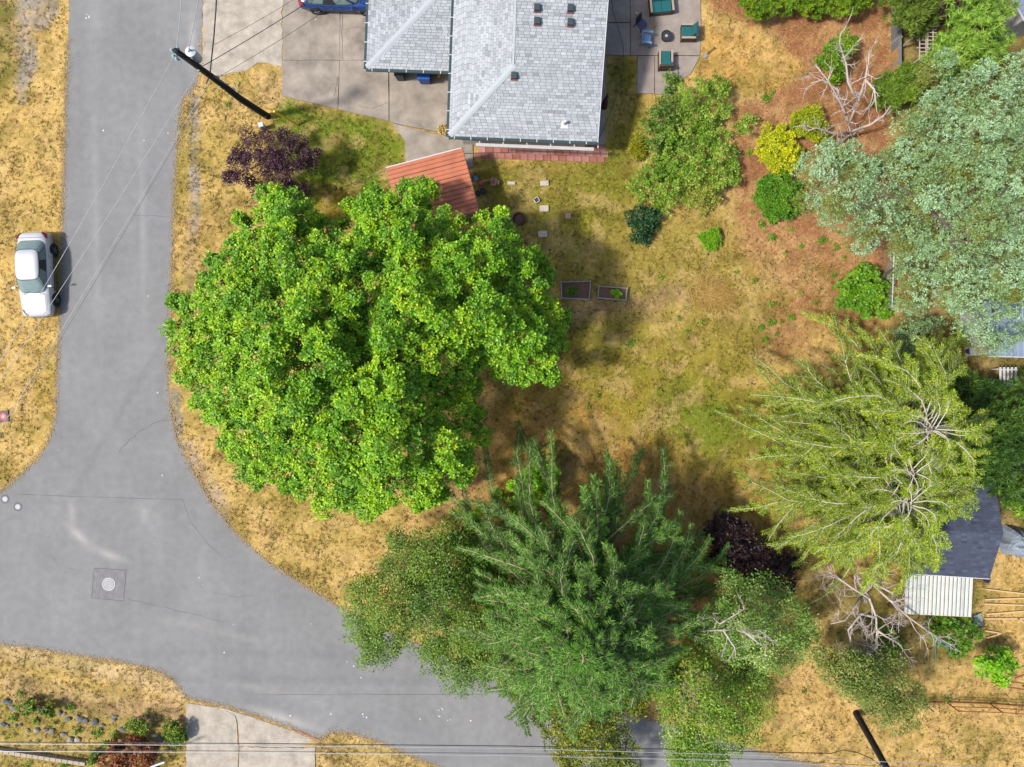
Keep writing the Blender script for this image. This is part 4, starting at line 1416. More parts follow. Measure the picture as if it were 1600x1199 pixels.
# ------------------------------------------------------------------ lawn and garden bits
BOX = thing('service_pedestal', 'small pale utility pedestal in the grass near the pole', 'utility box', P(413, 201))
MB().box(Vector(P(413, 201)) + Vector((0, 0, .3)), (.24, .24, .6), rz=.3).build('cabinet', mat('pedestal', C(214, 222, 226), .5), BOX, bevel=.015)
MB().box(Vector(P(413, 201)) + Vector((0, 0, .61)), (.27, .27, .03), rz=.3).build('cap', WHITE, BOX)
lid = thing('meter_lid', 'speckled meter lid with red painted ring in the verge grass', 'utility lid', P(6, 651))
c = Vector(P(6, 651))
MB().box(c + Vector((0, 0, .01)), (.55, .62, .05), rz=.1).build('lid', mat('speckled_lid', C(120, 108, 112), .9, var=.5, scale=14), lid)
ring = MB()
ring.lathe([(.20, .045), (.20, .05), (.02, .052)], c, 18)
ring.build('painted_disc', mat('red_marking', C(216, 120, 120), .8, var=.15), lid)
ring = MB().lathe([(.09, .055), (.09, .06), (.02, .062)], c, 14).build('painted_dot', mat('pale_marking', C(226, 200, 196), .8), lid)

STONE = mat('paving_stone', C(214, 202, 184), .9, var=.2, scale=9, bump=.4)
for lab, px, py, w, h in (('pale stepping block nearest the paver walk, a twig on it', 850.5, 287, 13, 8), ('pale stepping block in the middle of the row beside the small planter', 850, 326.5, 14, 9.5),
                          ('pale stepping block at the end of the row away from the house', 848, 366, 14, 9.5), ('long half-buried pale stone in the straw by the shed', 799, 287, 12, 5), ('small pinkish paving stone alone in the lawn', 887.5, 338, 9, 8.5)):
    a = P(px, py)
    tag(MB().box((a[0], a[1], .03), (w * S, h * S, .14), rz=rnd.uniform(-.08, .06)).build('stepping_stone', STONE if px < 880 else mat('pink_stone', C(192, 160, 150), .9, var=.15), bevel=.015), lab, 'paving stone')
MB().tube([P(849, 281, .1), P(853, 277, .14), P(851, 284, .12)], .02, 5).build('twig', mat('bleached_twig', C(224, 214, 206), .9), bpy.data.objects['stepping_stone'])
pl = thing('planter_tray', 'tiny square white-rimmed planter tray in the lawn', 'planter', P(838.5, 313.5))
c = Vector(P(838.5, 313.5))
for an in range(4):
    m = Matrix.Rotation(.6 + an * math.pi / 2, 3, 'Z')
    MB().box(c + m @ Vector((.13, 0, .07)), (.03, .29, .14), m=m).build('side', WHITE, pl)
MB().box(c + Vector((0, 0, .04)), (.24, .24, .06), rz=.6).build('soil', mat('dark_soil', C(84, 66, 56), .95, var=.3, scale=20, bump=.5), pl)
fr = thing('fire_ring', 'rusty dark steel ring of bare soil in the lawn', 'fire ring', P(811, 343))
c = P(811, 343)
MB().lathe([(.36, 0), (.36, .22), (.33, .22), (.33, .05)], c, 26).build('ring', mat('rusty_steel', C(78, 60, 54), .8, var=.3, scale=10), fr)
MB().lathe([(.33, .03), (.2, .07), (.05, .09)], c, 20).build('soil', mat('red_soil', C(116, 86, 74), .95, var=.3, scale=14, bump=.5), fr)


def bucket(name, lab, px, py, m, r, h):
    c = P(px, py)
    t = thing(name, lab, 'pot', c)
    MB().lathe([(r * .75, 0), (r, h), (r * .9, h), (r * .7, .04)], c, 14).build('shell', m, t)
    MB().lathe([(r * 1.05, h - .03), (r * 1.05, h), (r * .95, h)], c, 14).build('rim', m, t)
    return t


bucket('bucket', 'light blue bucket beside the terracotta shed', 744, 281, mat('bucket_blue', C(120, 160, 210), .5), .14, .3)
bucket('bucket', 'bright pink bucket beside the terracotta shed', 752.5, 288, mat('bucket_pink', C(226, 84, 116), .5), .12, .24)
bucket('plant_pot', 'large black plant pot near the shed corner', 755, 301, BLK, .17, .36)
bucket('plant_pot', 'black plant pot tucked against the shed post', 747, 304, BLK, .14, .3)
bucket('plant_pot', 'black nursery pot beside the rusty fire ring', 790, 340, BLK, .12, .28)
bucket('plant_pot', 'white pot beside the black nursery pot and the fire ring', 796, 343, WHITE, .08, .16)
bucket('plant_pot', 'grey round pot at the foot of the dark shrub', 999, 371, mat('pot_grey', C(150, 124, 116), .85, var=.2), .2, .2)
gl_ = thing('garden_lamp', 'small black garden lamp at the end of the thin cord', 'lamp', P(526, 297))
MB().tube([P(526, 297, 0), P(526, 297, .3)], .02, 6).build('stake', BLK, gl_)
MB().lathe([(.05, .28), (.12, .34), (.06, .42)], P(526, 297), 12).build('shade', BLK, gl_)

SOIL = mat('bed_soil', C(128, 96, 76), .95, var=.35, scale=9, bump=.6)
BOARD = mat('silvered_boards', C(178, 176, 178), .85, var=.15, scale=5)
for lab, pts in (('larger raised vegetable bed with grey boards', [(877, 441), (923, 439.5), (920.5, 468), (878, 465.5)]), ('narrow raised vegetable bed with grey boards', [(936, 447.5), (980, 450.5), (978, 469), (935, 465.5)])):
    w = [Vector(P(x, y, .3)) for x, y in pts]
    t = thing('raised_bed', lab, 'raised bed', P(sum(p[0] for p in pts) / 4, sum(p[1] for p in pts) / 4))
    for i in range(4):
        a, b = w[i], w[(i + 1) % 4]
        dd = (b - a).normalized() * .035
        MB().beam(a - Vector((0, 0, .17)) + dd, b - Vector((0, 0, .17)) - dd, .045, .34).build('board', BOARD, t)
        MB().box((a.x, a.y, .16), (.07, .07, .36)).build('corner_post', BOARD, t)
    MB().prism([p.lerp((w[0] + w[2]) / 2, .03) for p in w], -.05, .22).build('soil', SOIL, t)

# fence of low boards by the bark bed
fn = thing('board_fence', 'low grey board fence between the bark bed and the cypresses', 'fence', P(1394, 50))
FB = [mat('fence_board_%s' % k, C(*c), .85, var=.2, scale=5, bump=.3) for k, c in zip(('grey', 'silver', 'tan'), ((128, 128, 132), (152, 150, 150), (196, 150, 96)))]
for k in range(34):
    y = -22 + k * 4.1
    m = FB[2] if (y > 84 and rnd.random() < .8) else rnd.choice(FB[:2])
    a = P(1393, y)
    MB().box((a[0], a[1], .40), (.03, .138, .86 + rnd.uniform(-.03, .03)), rz=rnd.uniform(-.03, .03)).build('board', m, fn)
for z in (.2, .65):
    MB().beam(Vector((P(1394.3, -26)[0], P(1394.3, -26)[1], z)), Vector((P(1394.3, 117)[0], P(1394.3, 117)[1], z)), .05, .08).build('rail', WOOD, fn)
for y in (-20, 25, 70, 115):
    a = P(1395.6, y)
    MB().box((a[0], a[1], .44), (.09, .09, .94)).build('post', WOOD, fn)
MB().beam(Vector((P(1393.6, -26)[0], P(1393.6, -26)[1], .85)), Vector((P(1393.6, 112)[0], P(1393.6, 112)[1], .85)), .16, .035).build('cap_rail', FB[0], fn)
cf = thing('wire_fence', 'thin wire fence with pale top rail beside the blue conifer', 'fence', P(1388, 440))
MB().tube([P(1397, 395, 1.2), P(1394, 480, 1.2)], .03, 6).build('top_rail', WHITE, cf)
for y in (395, 437, 480):
    x = 1397 - (y - 395) * .035
    a = P(x, y, 1.2)
    MB().tube([(a[0], a[1], 0), a], .03, 6).build('post', GALV, cf)
a0, a1 = Vector(P(1397, 395, 1.2)), Vector(P(1394, 480, 1.2))
mb = MB()
for k in range(40):
    for s in (1, -1):
        t0 = k / 40
        t1 = t0 + s * .36
        p, q = a0.lerp(a1, t0), a0.lerp(a1, min(1, max(0, t1)))
        mb.tube([p, (q.x, q.y, 1.2 - 1.15 * abs(min(1, max(0, t1)) - t0) / .36)], .004, 3, cap=False)
mb.build('wire_mesh', GALV, cf)

tre = thing('trellis', 'white-washed wooden lattice arbour beside the cypresses', 'trellis', P(1425, 60))
LAT = mat('lattice_wood', C(206, 192, 178), .8, var=.1)
for x, y0, y1 in ((1437, 48, 94), (1447, 45, 97), (1458, 27, 93), (1449.5, 52, 96)):
    MB().beam(P(x, y0, 1.9), P(x - .5, y1, 1.9), .05, .04).build('long_slat', LAT, tre)
for y, x0, x1 in ((29, 1453, 1466), (34, 1454, 1465), (40, 1451, 1466), (46, 1448, 1463), (51, 1434, 1464), (57, 1441, 1463), (63, 1433, 1462), (69, 1436, 1463), (75, 1432, 1462), (81, 1436, 1464), (88, 1434, 1463)):
    MB().beam(P(x0, y, 1.94), P(x1, y + .5, 1.94), .045, .03).build('cross_slat', LAT, tre)
for x, y in ((1437, 50), (1458, 30), (1437, 92), (1458, 91)):
    a = P(x, y, 1.9)
    MB().box((a[0], a[1], .95), (.07, .07, 1.9)).build('post', LAT, tre)
brl = thing('water_barrel', 'bright blue plastic barrel under the blue conifer', 'barrel', P(1462, 107))
MB().lathe([(.26, 0), (.29, .08), (.30, .3), (.29, .45), (.30, .6), (.28, .82), (.25, .86), (.24, .84)], P(1462, 107), 22).build('drum', mat('barrel_blue', C(16, 80, 200), .45), brl)
MB().lathe([(.05, .84), (.05, .88)], P(1465, 105), 10).build('bung', BLK, brl)
tag(MB().beam(P(1428, 108, .25), P(1443, 92, .3), .22, .03).build('leaning_board', FB[0]), 'grey plank lying askew at the foot of the lattice arbour', 'plank')

wb_ = thing('slatted_bench', 'white slatted potting bench by the dark hedge', 'bench', P(1558, 590))
for k in range(5):
    MB().beam(P(1563 + k * 6, 574, .8), P(1563 + k * 6, 604, .8), .11, .03).build('slat', WHITE, wb_)
for y in (578, 600):
    MB().beam(P(1561, y, .76), P(1590, y, .76), .06, .04).build('bearer', WHITE, wb_)
for x, y in ((1563, 577), (1588, 577), (1563, 602), (1588, 602)):
    a = P(x, y, .76)
    MB().box((a[0], a[1], .38), (.06, .06, .76)).build('leg', WHITE, wb_)
bk = bucket('storage_tub', 'dark blue tub near the metal shed corner', 1513, 549, mat('tub_blue', C(60, 66, 110), .5), .26, .4)
bucket('bucket', 'small white bucket at the corner of the dark shed', 1556, 757, WHITE, .12, .26)
bucket('bucket', 'dark navy bucket under the eave by the pale lean-to', 1538, 905, mat('navy', C(36, 36, 80), .5), .14, .3)

# crumpled grey cover
cv = thing('covered_grill', 'grill under a crumpled grey fabric cover on dry grass', 'grill', P(1580, 846))
c = Vector(P(1580, 846))
vs, fs = [], []
NR, NT = 10, 26
q = random.Random(4)
ang = [q.uniform(-.09, .09) for _ in range(NT)]
for i in range(NR + 1):
    s = i / NR
    for k in range(NT):
        th = 2 * math.pi * k / NT
        sq = 1 / max(abs(math.cos(th + .4)), abs(math.sin(th + .4))) ** .6
        fold = (.06 + .14 * s) * math.sin(th * 6 + ang[k] * 9 + s * 1.4) * s
        r = .78 * sq * (s ** .7) * (1 + fold)
        z = 1.15 * (1 - s ** 3.2) + .10 * math.sin(th * 3 + 1) * (1 - s) + q.uniform(-.04, .04) * (1 if 0 < i < NR else 0) + .07 * math.sin(5 * th + s * 6) * s * (1 - s) * 4
        vs.append((c.x + r * math.cos(th), c.y + r * math.sin(th) * .95, max(0, z)))
fs = [(i * NT + k, i * NT + (k + 1) % NT, (i + 1) * NT + (k + 1) % NT, (i + 1) * NT + k) for i in range(NR) for k in range(NT)]
MB().add(vs, fs).build('cover', mat('grey_cover', C(150, 162, 178), .6, var=.12, scale=3, bump=.2), cv)
MB().box((c.x, c.y, .5), (.8, .5, .9), rz=.4).build('grill_box', BLK, cv)

# rusty pipe fence
RUST = mat('rust_red_pipe', C(164, 84, 52), .75, var=.2, scale=8)
pf = thing('pipe_fence', 'rusty red pipe fence crossing the dry grass', 'fence', P(1480, 1098))
pst = [(1440, 1097.5), (1478, 1097), (1545, 1099), (1612, 1104)]
for i, (x, y) in enumerate(pst):
    a = P(x, y)
    MB().tube([(a[0], a[1], 0), (a[0], a[1], 1.18)], .035, 7).build('post', RUST, pf)
for i, (u_, v_) in enumerate(zip(pst, pst[1:])):
    for z in ((.06,) if i == 0 else (.06, .6, 1.15)):
        a, b = P(*u_), P(*v_)
        MB().tube([(a[0], a[1], z), (b[0], b[1], z)], .028, 6).build('rail', RUST, pf)
pf2 = thing('pipe_fence', 'short red pipe rail beside the small bright green tree', 'fence', P(1560, 1072))
MB().tube([P(1556, 1071, .5), P(1610, 1079, .5)], .04, 6).build('rail', RUST, pf2)
MB().tube([P(1586, 1060, .8), P(1612, 1050, .8)], .04, 6).build('rail', RUST, pf2)
for x, y in ((1558, 1071), (1608, 1078)):
    a = P(x, y, .5)
    MB().tube([(a[0], a[1], 0), a], .04, 6).build('post', RUST, pf2)
BLP = mat('blue_pipe', C(110, 150, 170), .5, .2)
sw = thing('swing_set', 'blue-grey pipe swing set standing by the fallen dead branches', 'swing set', P(1470, 1005))
MB().tube([P(1450, 987, 1.9), P(1488, 1013, 1.9)], .03, 7).build('top_bar', BLP, sw)
MB().tube([P(1447, 993, 1.7), P(1482, 1014, 1.8)], .022, 7).build('brace', BLP, sw)
for a, b in (((1488, 1013, 1.9), (1494, 1000, .0)), ((1488, 1013, 1.9), (1482, 1023, 0.)), ((1462, 1005, 1.9), (1462, 1034, 0.)), ((1450, 987, 1.9), (1440, 975, 0.))):
    MB().tube([P(*a), P(*b)], .028, 7).build('leg', BLP, sw)
for k, (x0, y0, x1, y1) in enumerate(((1540, 921, 1600, 928), (1539, 937, 1602, 935), (1538, 944, 1600, 946), (1541, 960, 1604, 955), (1539, 967, 1600, 967), (1590, 966, 1612, 982), (1540, 986, 1565, 990), (1542, 997, 1562, 991))):
    o = MB().beam(P(x0, y0, .05), P(x1, y1, .05), .075, .05).build('timber_batten', mat('pale_batten', C(232, 196, 140), .8, var=.1))
    tag(o, 'pale timber batten lying on the dry grass by the lean-to', 'batten', 'timber battens on the dry yard')
tag(MB().prism(wp([(1519, 962), (1531, 957), (1535, 976), (1520, 980)]), 0, .12).build('concrete_slab', mat('green_grey_slab', C(150, 166, 156), .9, var=.15)), 'grey-green slab at the corner of the lean-to', 'slab')

# rockery at the south-west corner
ROCKM = [mat('boulder_%s' % k, C(*c), .9, var=.25, scale=4, bump=.5, bscale=14) for k, c in zip(('slate', 'grey', 'pale'), ((112, 116, 120), (142, 140, 136), (182, 172, 158)))]


def rock(px, py, r, m, lab, grp, seed):
    q = random.Random(seed)
    bm = bmesh.new()
    bmesh.ops.create_icosphere(bm, subdivisions=2, radius=1)
    ax = [Vector((q.uniform(-1, 1), q.uniform(-1, 1), q.uniform(-.4, 1))).normalized() for _ in range(9)]
    lim = [q.uniform(.62, .92) for _ in ax]
    for v in bm.verts:
        for a, l in zip(ax, lim):
            d_ = v.co.dot(a)
            if d_ > l:
                v.co -= a * (d_ - l)
    me = bpy.data.meshes.new('boulder')
    bm.to_mesh(me)
    bm.free()
    me.materials.append(m)
    o = bpy.data.objects.new('boulder', me)
    link(o)
    r *= q.uniform(.55, .95)
    o.location = P(px + q.uniform(-3, 3), py + q.uniform(-2.5, 2.5), r * .12)
    o.scale = (r * q.uniform(.9, 1.4), r * q.uniform(.75, 1.0), r * q.uniform(.55, .8))
    o.rotation_euler = (0, 0, q.uniform(-.5, .5))
    return tag(o, lab, 'rock', grp)


for i, (x, y, r, m) in enumerate(((6, 1097, .22, 0), (13, 1099, .2, 0), (19, 1105, .2, 1), (60, 1109, .22, 1), (72, 1110, .2, 0), (92, 1114, .18, 1), (101, 1115, .24, 2), (104, 1122, .2, 0), (119, 1122, .18, 1), (127, 1124, .28, 0), (136, 1126, .26, 0), (146, 1128, .24, 0), (157, 1133, .2, 1), (180, 1118, .24, 1), (179, 1124, .16, 1), (194, 1140, .3, 0), (220, 1147, .2, 1), (240, 1150, .22, 2), (249, 1156, .32, 0))):
    rock(x, y, r, ROCKM[m], 'weathered grey boulder in the upper rockery row below the verge', 'boulders of the upper rockery row', 40 + i)
for i, (x, y, r, m) in enumerate(((4, 1131, .2, 0), (14, 1132, .2, 1), (24, 1134, .18, 1), (33, 1134, .16, 0), (45, 1140, .22, 2), (58, 1139, .28, 2), (70, 1142, .16, 1), (82, 1145, .24, 1), (97, 1150, .18, 1), (111, 1155, .34, 2), (123, 1157, .2, 2))):
    rock(x, y, r, ROCKM[m], 'low pale boulder in the lower rockery row above the block edging', 'boulders of the lower rockery row', 90 + i)
bw = thing('block_edging', 'row of pale concrete edging blocks below the rockery', 'edging', P(70, 1180))
for k in range(16):
    x = -4 + k * 9.1
    y = 1170 + k * 1.35
    a = P(x, y)
    MB().box((a[0], a[1], .12), (.31, .2, .3), rz=-.15 + rnd.uniform(-.05, .05)).build('block', mat('edging_block', C(196, 180, 158), .9, var=.2, scale=6, bump=.4), bw, bevel=.02)
tp_ = thing('clothesline_post', 'pale metal T-shaped post at the reddish bush', 'post', P(240, 1183))
MB().tube([P(240, 1183, 0), P(246, 1195, 2.0)], .035, 7).build('post', GALV, tp_)
MB().beam(P(235, 1199, 2.0), P(257, 1191, 2.0), .09, .05).build('crossbar', mat('pale_blue_metal', C(206, 224, 236), .4), tp_)
# ------------------------------------------------------------------ foliage
T_MAPLE = (np.array([(0, 0, 0), (.52, .30, .05), (.24, .46, .03), (0, 1.0, -.10), (-.24, .46, .03), (-.52, .30, .05)]), [(0, 1, 2), (0, 2, 3), (0, 3, 4), (0, 4, 5)])
T_OVAL = (np.array([(0, 0, 0), (.5, .5, .10), (0, 1.0, 0), (-.5, .5, .10)]), [(0, 1, 2), (0, 2, 3)])
T_NEEDLE = (np.array([(-.5, 0, 0), (.5, 0, 0), (0, 1.0, 0)]), [(0, 1, 2)])
LEAFM = attr_mat('leaf', rough=0.5, trans=0.13, spec=0.3)
NEEDM = attr_mat('needle', rough=0.6, trans=0.08, spec=0.25)
BLADEM = attr_mat('grass_blade', rough=0.7, trans=0.25, spec=0.15)
BARK = mat('bark', C(112, 96, 82), .9, var=.3, scale=9, bump=.5, stretch=(3, 3, .6))
PALEBARK = mat('pale_bark', C(206, 192, 178), .85, var=.2, scale=9)
DEADW = mat('bleached_dead_wood', C(214, 198, 190), .85, var=.2, scale=9)
TANB = mat('tan_branch', C(190, 164, 140), .85, var=.2, scale=9)
GREYB = mat('grey_branch', C(214, 206, 190), .85, var=.2, scale=9)


class Leaves:
    """collects leaf positions and builds them as one mesh"""

    def __init__(self):
        self.p, self.d, self.n, self.l, self.w, self.c = [], [], [], [], [], []

    def add(self, p, d, n, l, w, c):
        k = len(p)
        self.p.append(p)
        self.d.append(d)
        self.n.append(n)
        self.l.append(np.broadcast_to(l, (k,)))
        self.w.append(np.broadcast_to(w, (k,)))
        self.c.append(np.broadcast_to(c, (k, 3)))

    def build(self, name, tmpl, m, parent, floor=0.015):
        p, d, n = np.concatenate(self.p), unit(np.concatenate(self.d)), np.concatenate(self.n)
        l, w, c = np.concatenate(self.l), np.concatenate(self.w), np.concatenate(self.c)
        s = unit(np.cross(d, n))
        n = np.cross(s, d)
        tv, tf = tmpl
        k = len(tv)
        V = p[:, None, :] + s[:, None, :] * (tv[None, :, 0:1] * w[:, None, None]) + d[:, None, :] * (tv[None, :, 1:2] * l[:, None, None]) + n[:, None, :] * (tv[None, :, 2:3] * l[:, None, None])
        if floor is not None:
            V[:, :, 2] = np.maximum(V[:, :, 2], floor)
        F = (np.arange(len(p)) * k)[:, None, None] + np.array(tf)[None]
        return np_mesh(name, V.reshape(-1, 3), F.reshape(-1, 3), m, parent, cols=np.repeat(c, k, axis=0))


def pal(cols, n, rg, clump=None, k=1.0):
    """random mix between palette colours, led by a clump value 0..1"""
    cs = np.array([C(*c, k=k) for c in cols])
    mn = cs.mean(1, keepdims=True)
    cs = np.maximum(mn + (cs - mn) * 1.15, .003)
    t = rg.random(n) if clump is None else np.clip(clump * .6 + rg.random(n) * .55 - .08, 0, 1)
    x = t * (len(cs) - 1)
    i = np.minimum(x.astype(int), len(cs) - 2)
    f = (x - i)[:, None]
    return (cs[i] * (1 - f) + cs[i + 1] * f) * (0.8 + .4 * rg.random(n))[:, None]


def darts(poly, spacing, rg, limit=4000):
    xs, ys = [p[0] for p in poly], [p[1] for p in poly]
    A = (max(xs) - min(xs)) * (max(ys) - min(ys))
    n = int(min(60000, 14 * A / spacing ** 2 + 20))
    c = np.stack([rg.uniform(min(xs), max(xs), n), rg.uniform(min(ys), max(ys), n)], -1)
    c = c[sdist(c[:, 0], c[:, 1], poly) < 0]
    out = []
    grid = {}
    for p in c:
        g = (int(p[0] // spacing), int(p[1] // spacing))
        ok = True
        for i in (-1, 0, 1):
            for j in (-1, 0, 1):
                for q in grid.get((g[0] + i, g[1] + j), ()):
                    if (q[0] - p[0]) ** 2 + (q[1] - p[1]) ** 2 < spacing ** 2:
                        ok = False
        if ok:
            out.append(p)
            grid.setdefault(g, []).append(p)
            if len(out) >= limit:
                break
    return np.array(out)


def crown(parent, poly, ze, zt, fall, spacing, rad, nros, nleaf, lsize, cols, tmpl=T_OVAL, wr=.8, flat=.8, zj=.6, inset=.5, seed=1, m=None, rosr=.5, droop=.0, elev=.25, ck=1.25, under=.35, name='crown', lean=0.7, lump=0.0, lumps=2.5, ucols=None):
    """leafy crown over an outline: clumps stand at their own heights, each a shell of leaf rosettes"""
    rg = np.random.default_rng(seed)
    cp = darts(poly, spacing, rg)
    d = -sdist(cp[:, 0], cp[:, 1], poly)
    keep = d > rad / S * inset * .55
    cp, d = cp[keep], d[keep]
    t = np.clip(d / fall, 0, 1)
    z = ze + (zt - ze) * np.sqrt(1 - (1 - t) ** 2) - rg.random(len(cp)) * zj
    if lump:
        z = z + (fbm(cp[:, 0] * S, cp[:, 1] * S, lumps, seed + 500, 2) - .62) * lump * np.clip(t * 2.5, .3, 1)
    rr = rad * rg.uniform(.7, 1.2, len(cp))
    k = (CAM_H - z) / CAM_H
    cen = np.stack([(cp[:, 0] - CX) * S * k, (CY - cp[:, 1]) * S * k, z - rr * flat * .6], -1)
    # lower clumps fill the body of the crown
    nu = int(len(cp) * under)
    if nu:
        pick = rg.choice(len(cp), nu, replace=True)
        lowc = cen[pick].copy()
        lowc[:, 2] = np.maximum(lowc[:, 2] - rg.uniform(.8, 2.2, nu) * rad, ze * .5 if ze > 1.2 else .15)
        cen = np.concatenate([cen, lowc])
        rr = np.concatenate([rr, rr[pick]])
    N = len(cen)
    u = unit(rg.normal(size=(N * nros, 3)))
    u[:, 2] = np.where(u[:, 2] < -.35, -u[:, 2], u[:, 2])
    R = np.repeat(rr, nros)[:, None]
    rp = np.repeat(cen, nros, 0) + u * R * np.array([1, 1, flat]) * rg.uniform(.55, 1.06, (N * nros, 1))
    ax = unit(u * lean + np.array([0, 0, .75]) + rg.normal(size=u.shape) * .25)
    cl = np.repeat(rg.random(N), nros) * .6 + rg.random(N * nros) * .4
    M = len(rp)
    a = rg.random((M, nleaf)) * .9 + np.arange(nleaf)[None] * (2 * np.pi / nleaf) + rg.random((M, 1)) * 6
    t1 = unit(np.cross(ax, np.array([.3, .9, .17])))
    t2 = np.cross(ax, t1)
    e = rg.uniform(elev - .45, elev + .55, (M, nleaf)) - droop
    ld = (t1[:, None] * np.cos(a)[..., None] + t2[:, None] * np.sin(a)[..., None]) * np.cos(e)[..., None] + ax[:, None] * np.sin(e)[..., None]
    ln = ax[:, None] * np.cos(e)[..., None] - (t1[:, None] * np.cos(a)[..., None] + t2[:, None] * np.sin(a)[..., None]) * np.sin(e)[..., None] + rg.normal(size=ld.shape) * .2
    lp = rp[:, None] + ld * (rosr * lsize * rg.random((M, nleaf)))[..., None]
    L = Leaves()
    ls = lsize * rg.uniform(.65, 1.25, M * nleaf)
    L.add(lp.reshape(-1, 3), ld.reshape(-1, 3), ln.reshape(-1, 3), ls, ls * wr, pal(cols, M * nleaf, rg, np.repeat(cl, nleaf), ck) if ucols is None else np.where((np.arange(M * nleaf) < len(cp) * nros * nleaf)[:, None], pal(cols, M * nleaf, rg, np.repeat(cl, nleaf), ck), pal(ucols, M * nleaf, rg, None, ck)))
    o = L.build(name, tmpl, m or LEAFM, parent)
    return o, cen[:len(cp)], rr


def limbs(parent, base, cen, n, r0, z_split, m, seed=1, name='limb', trunk_top=None):
    """tapered trunk and limbs reaching into the clumps"""
    q = random.Random(seed)
    base = Vector(base)
    tt = Vector(trunk_top) if trunk_top is not None else base + Vector((0, 0, z_split))
    mid = base.lerp(tt, .5) + Vector((q.uniform(-.15, .15), q.uniform(-.15, .15), 0))
    MB().tube([base - Vector((0, 0, .15)), base + Vector((0, 0, .1)), mid, tt], [r0 * 1.5, r0 * 1.15, r0 * .9, r0 * .62], 10).build('trunk', m, parent, smooth=True)
    idx = list(range(len(cen)))
    q.shuffle(idx)
    for i in idx[:n]:
        e = Vector(cen[i])
        s = base.lerp(tt, q.uniform(.55, 1.0))
        if (e - s).length < .4:
            continue
        mdl = s.lerp(e, .5) + Vector((q.uniform(-.2, .2), q.uniform(-.2, .2), .25 * q.random() * (e - s).length * .5))
        MB().tube([s, s.lerp(mdl, .5) + Vector((0, 0, .05)), mdl, e], [r0 * .42, r0 * .32, r0 * .22, r0 * .06], 6).build(name, m, parent, smooth=True)


def plant(name, label, cat, basepx, poly, n_limbs=6, r0=.05, zs=.5, bark=None, group=None, ttop=None, limb_seed=3, **kw):
    t = thing(name, label, cat, P(*basepx), group)
    o, cen, rr = crown(t, poly, **kw)
    limbs(t, P(*basepx), cen, n_limbs, r0, zs, bark or BARK, limb_seed, trunk_top=ttop)
    return t, cen


# ---- the big maple
MAPLE = [(256, 455), (290, 462), (300, 438), (312, 400), (335, 380), (352, 374), (352, 345), (372, 330), (408, 328), (402, 290), (440, 292), (470, 300), (494, 320), (500, 345), (530, 345), (540, 312), (570, 283), (590, 300), (612, 292), (650, 280),
         (674, 288), (670, 312), (700, 320), (716, 325), (735, 347), (756, 332), (775, 315), (807, 316), (800, 335), (792, 350), (812, 366), (848, 388), (868, 440), (872, 472), (890, 482), (886, 520), (880, 560), (884, 580), (862, 605), (830, 600), (790, 592),
         (756, 582), (752, 600), (745, 640), (768, 655), (757, 680), (747, 720), (727, 762), (702, 765), (682, 792), (662, 802), (642, 792), (622, 818), (605, 806), (572, 812), (542, 792), (500, 815), (488, 790), (460, 786), (440, 792), (430, 766), (395, 762),
         (370, 752), (360, 722), (338, 692), (308, 668), (298, 640), (292, 612), (266, 602), (258, 585), (272, 560), (255, 530), (258, 500), (272, 485)]
MAPC = [(44, 84, 20), (74, 121, 30), (106, 153, 42), (144, 180, 56), (184, 198, 68)]
plant('maple_tree', 'huge broad bright green maple beside the road corner', 'tree', (610, 560), MAPLE, 46, .38, 4.0, ttop=(-6.6, 1.3, 6.0),
      ze=3.6, zt=11.5, fall=190, spacing=17, rad=.47, nros=40, nleaf=8, lsize=.112, cols=MAPC, tmpl=T_OVAL, wr=.85, flat=.9, zj=.9, seed=5, rosr=.8, under=.75, ck=1.62, inset=.5, lump=4.2, lumps=1.2)

# ---- broadleaf trees with small leaves, lower edge
BIRC = [(44, 76, 22), (72, 106, 32), (104, 134, 44), (150, 166, 76)]
BIR2 = [(58, 94, 32), (88, 124, 46), (126, 154, 74), (176, 190, 122)]
AUTC = [(58, 80, 20), (90, 110, 28), (132, 138, 36), (164, 146, 48)]
plant('birch_tree', 'loose olive green birch overhanging the road bend', 'tree', (668, 925), [(528, 935), (560, 905), (598, 885), (610, 842), (650, 830), (700, 815), (745, 825), (775, 900), (800, 960), (790, 1040), (745, 1085), (700, 1082), (672, 1055), (640, 1020), (612, 1030), (598, 1062), (570, 1064), (556, 1020), (536, 985)], 26, .16, 3.0, PALEBARK,
      ze=3.0, zt=7.5, fall=110, spacing=17, rad=.62, nros=34, nleaf=6, lsize=.115, cols=BIRC, wr=.62, flat=1.0, zj=1.2, lump=3.0, lumps=1.4, seed=8, rosr=2.2, under=.7, droop=.3, ck=1.35)
plant('birch_tree', 'grey-green birch leaning past the dark purple bush', 'tree', (1100, 985), [(1090, 975), (1110, 940), (1150, 905), (1200, 880), (1232, 925), (1262, 960), (1288, 1000), (1258, 1040), (1215, 1060), (1160, 1060), (1120, 1030)], 22, .14, 2.5, PALEBARK,
      ze=4.0, zt=8.2, fall=80, spacing=19, rad=.6, nros=38, nleaf=6, lsize=.12, cols=BIR2, wr=.62, flat=1.0, zj=1.4, lump=6.0, lumps=1.5, seed=9, rosr=2.4, under=.5, droop=.3, ck=1.4)
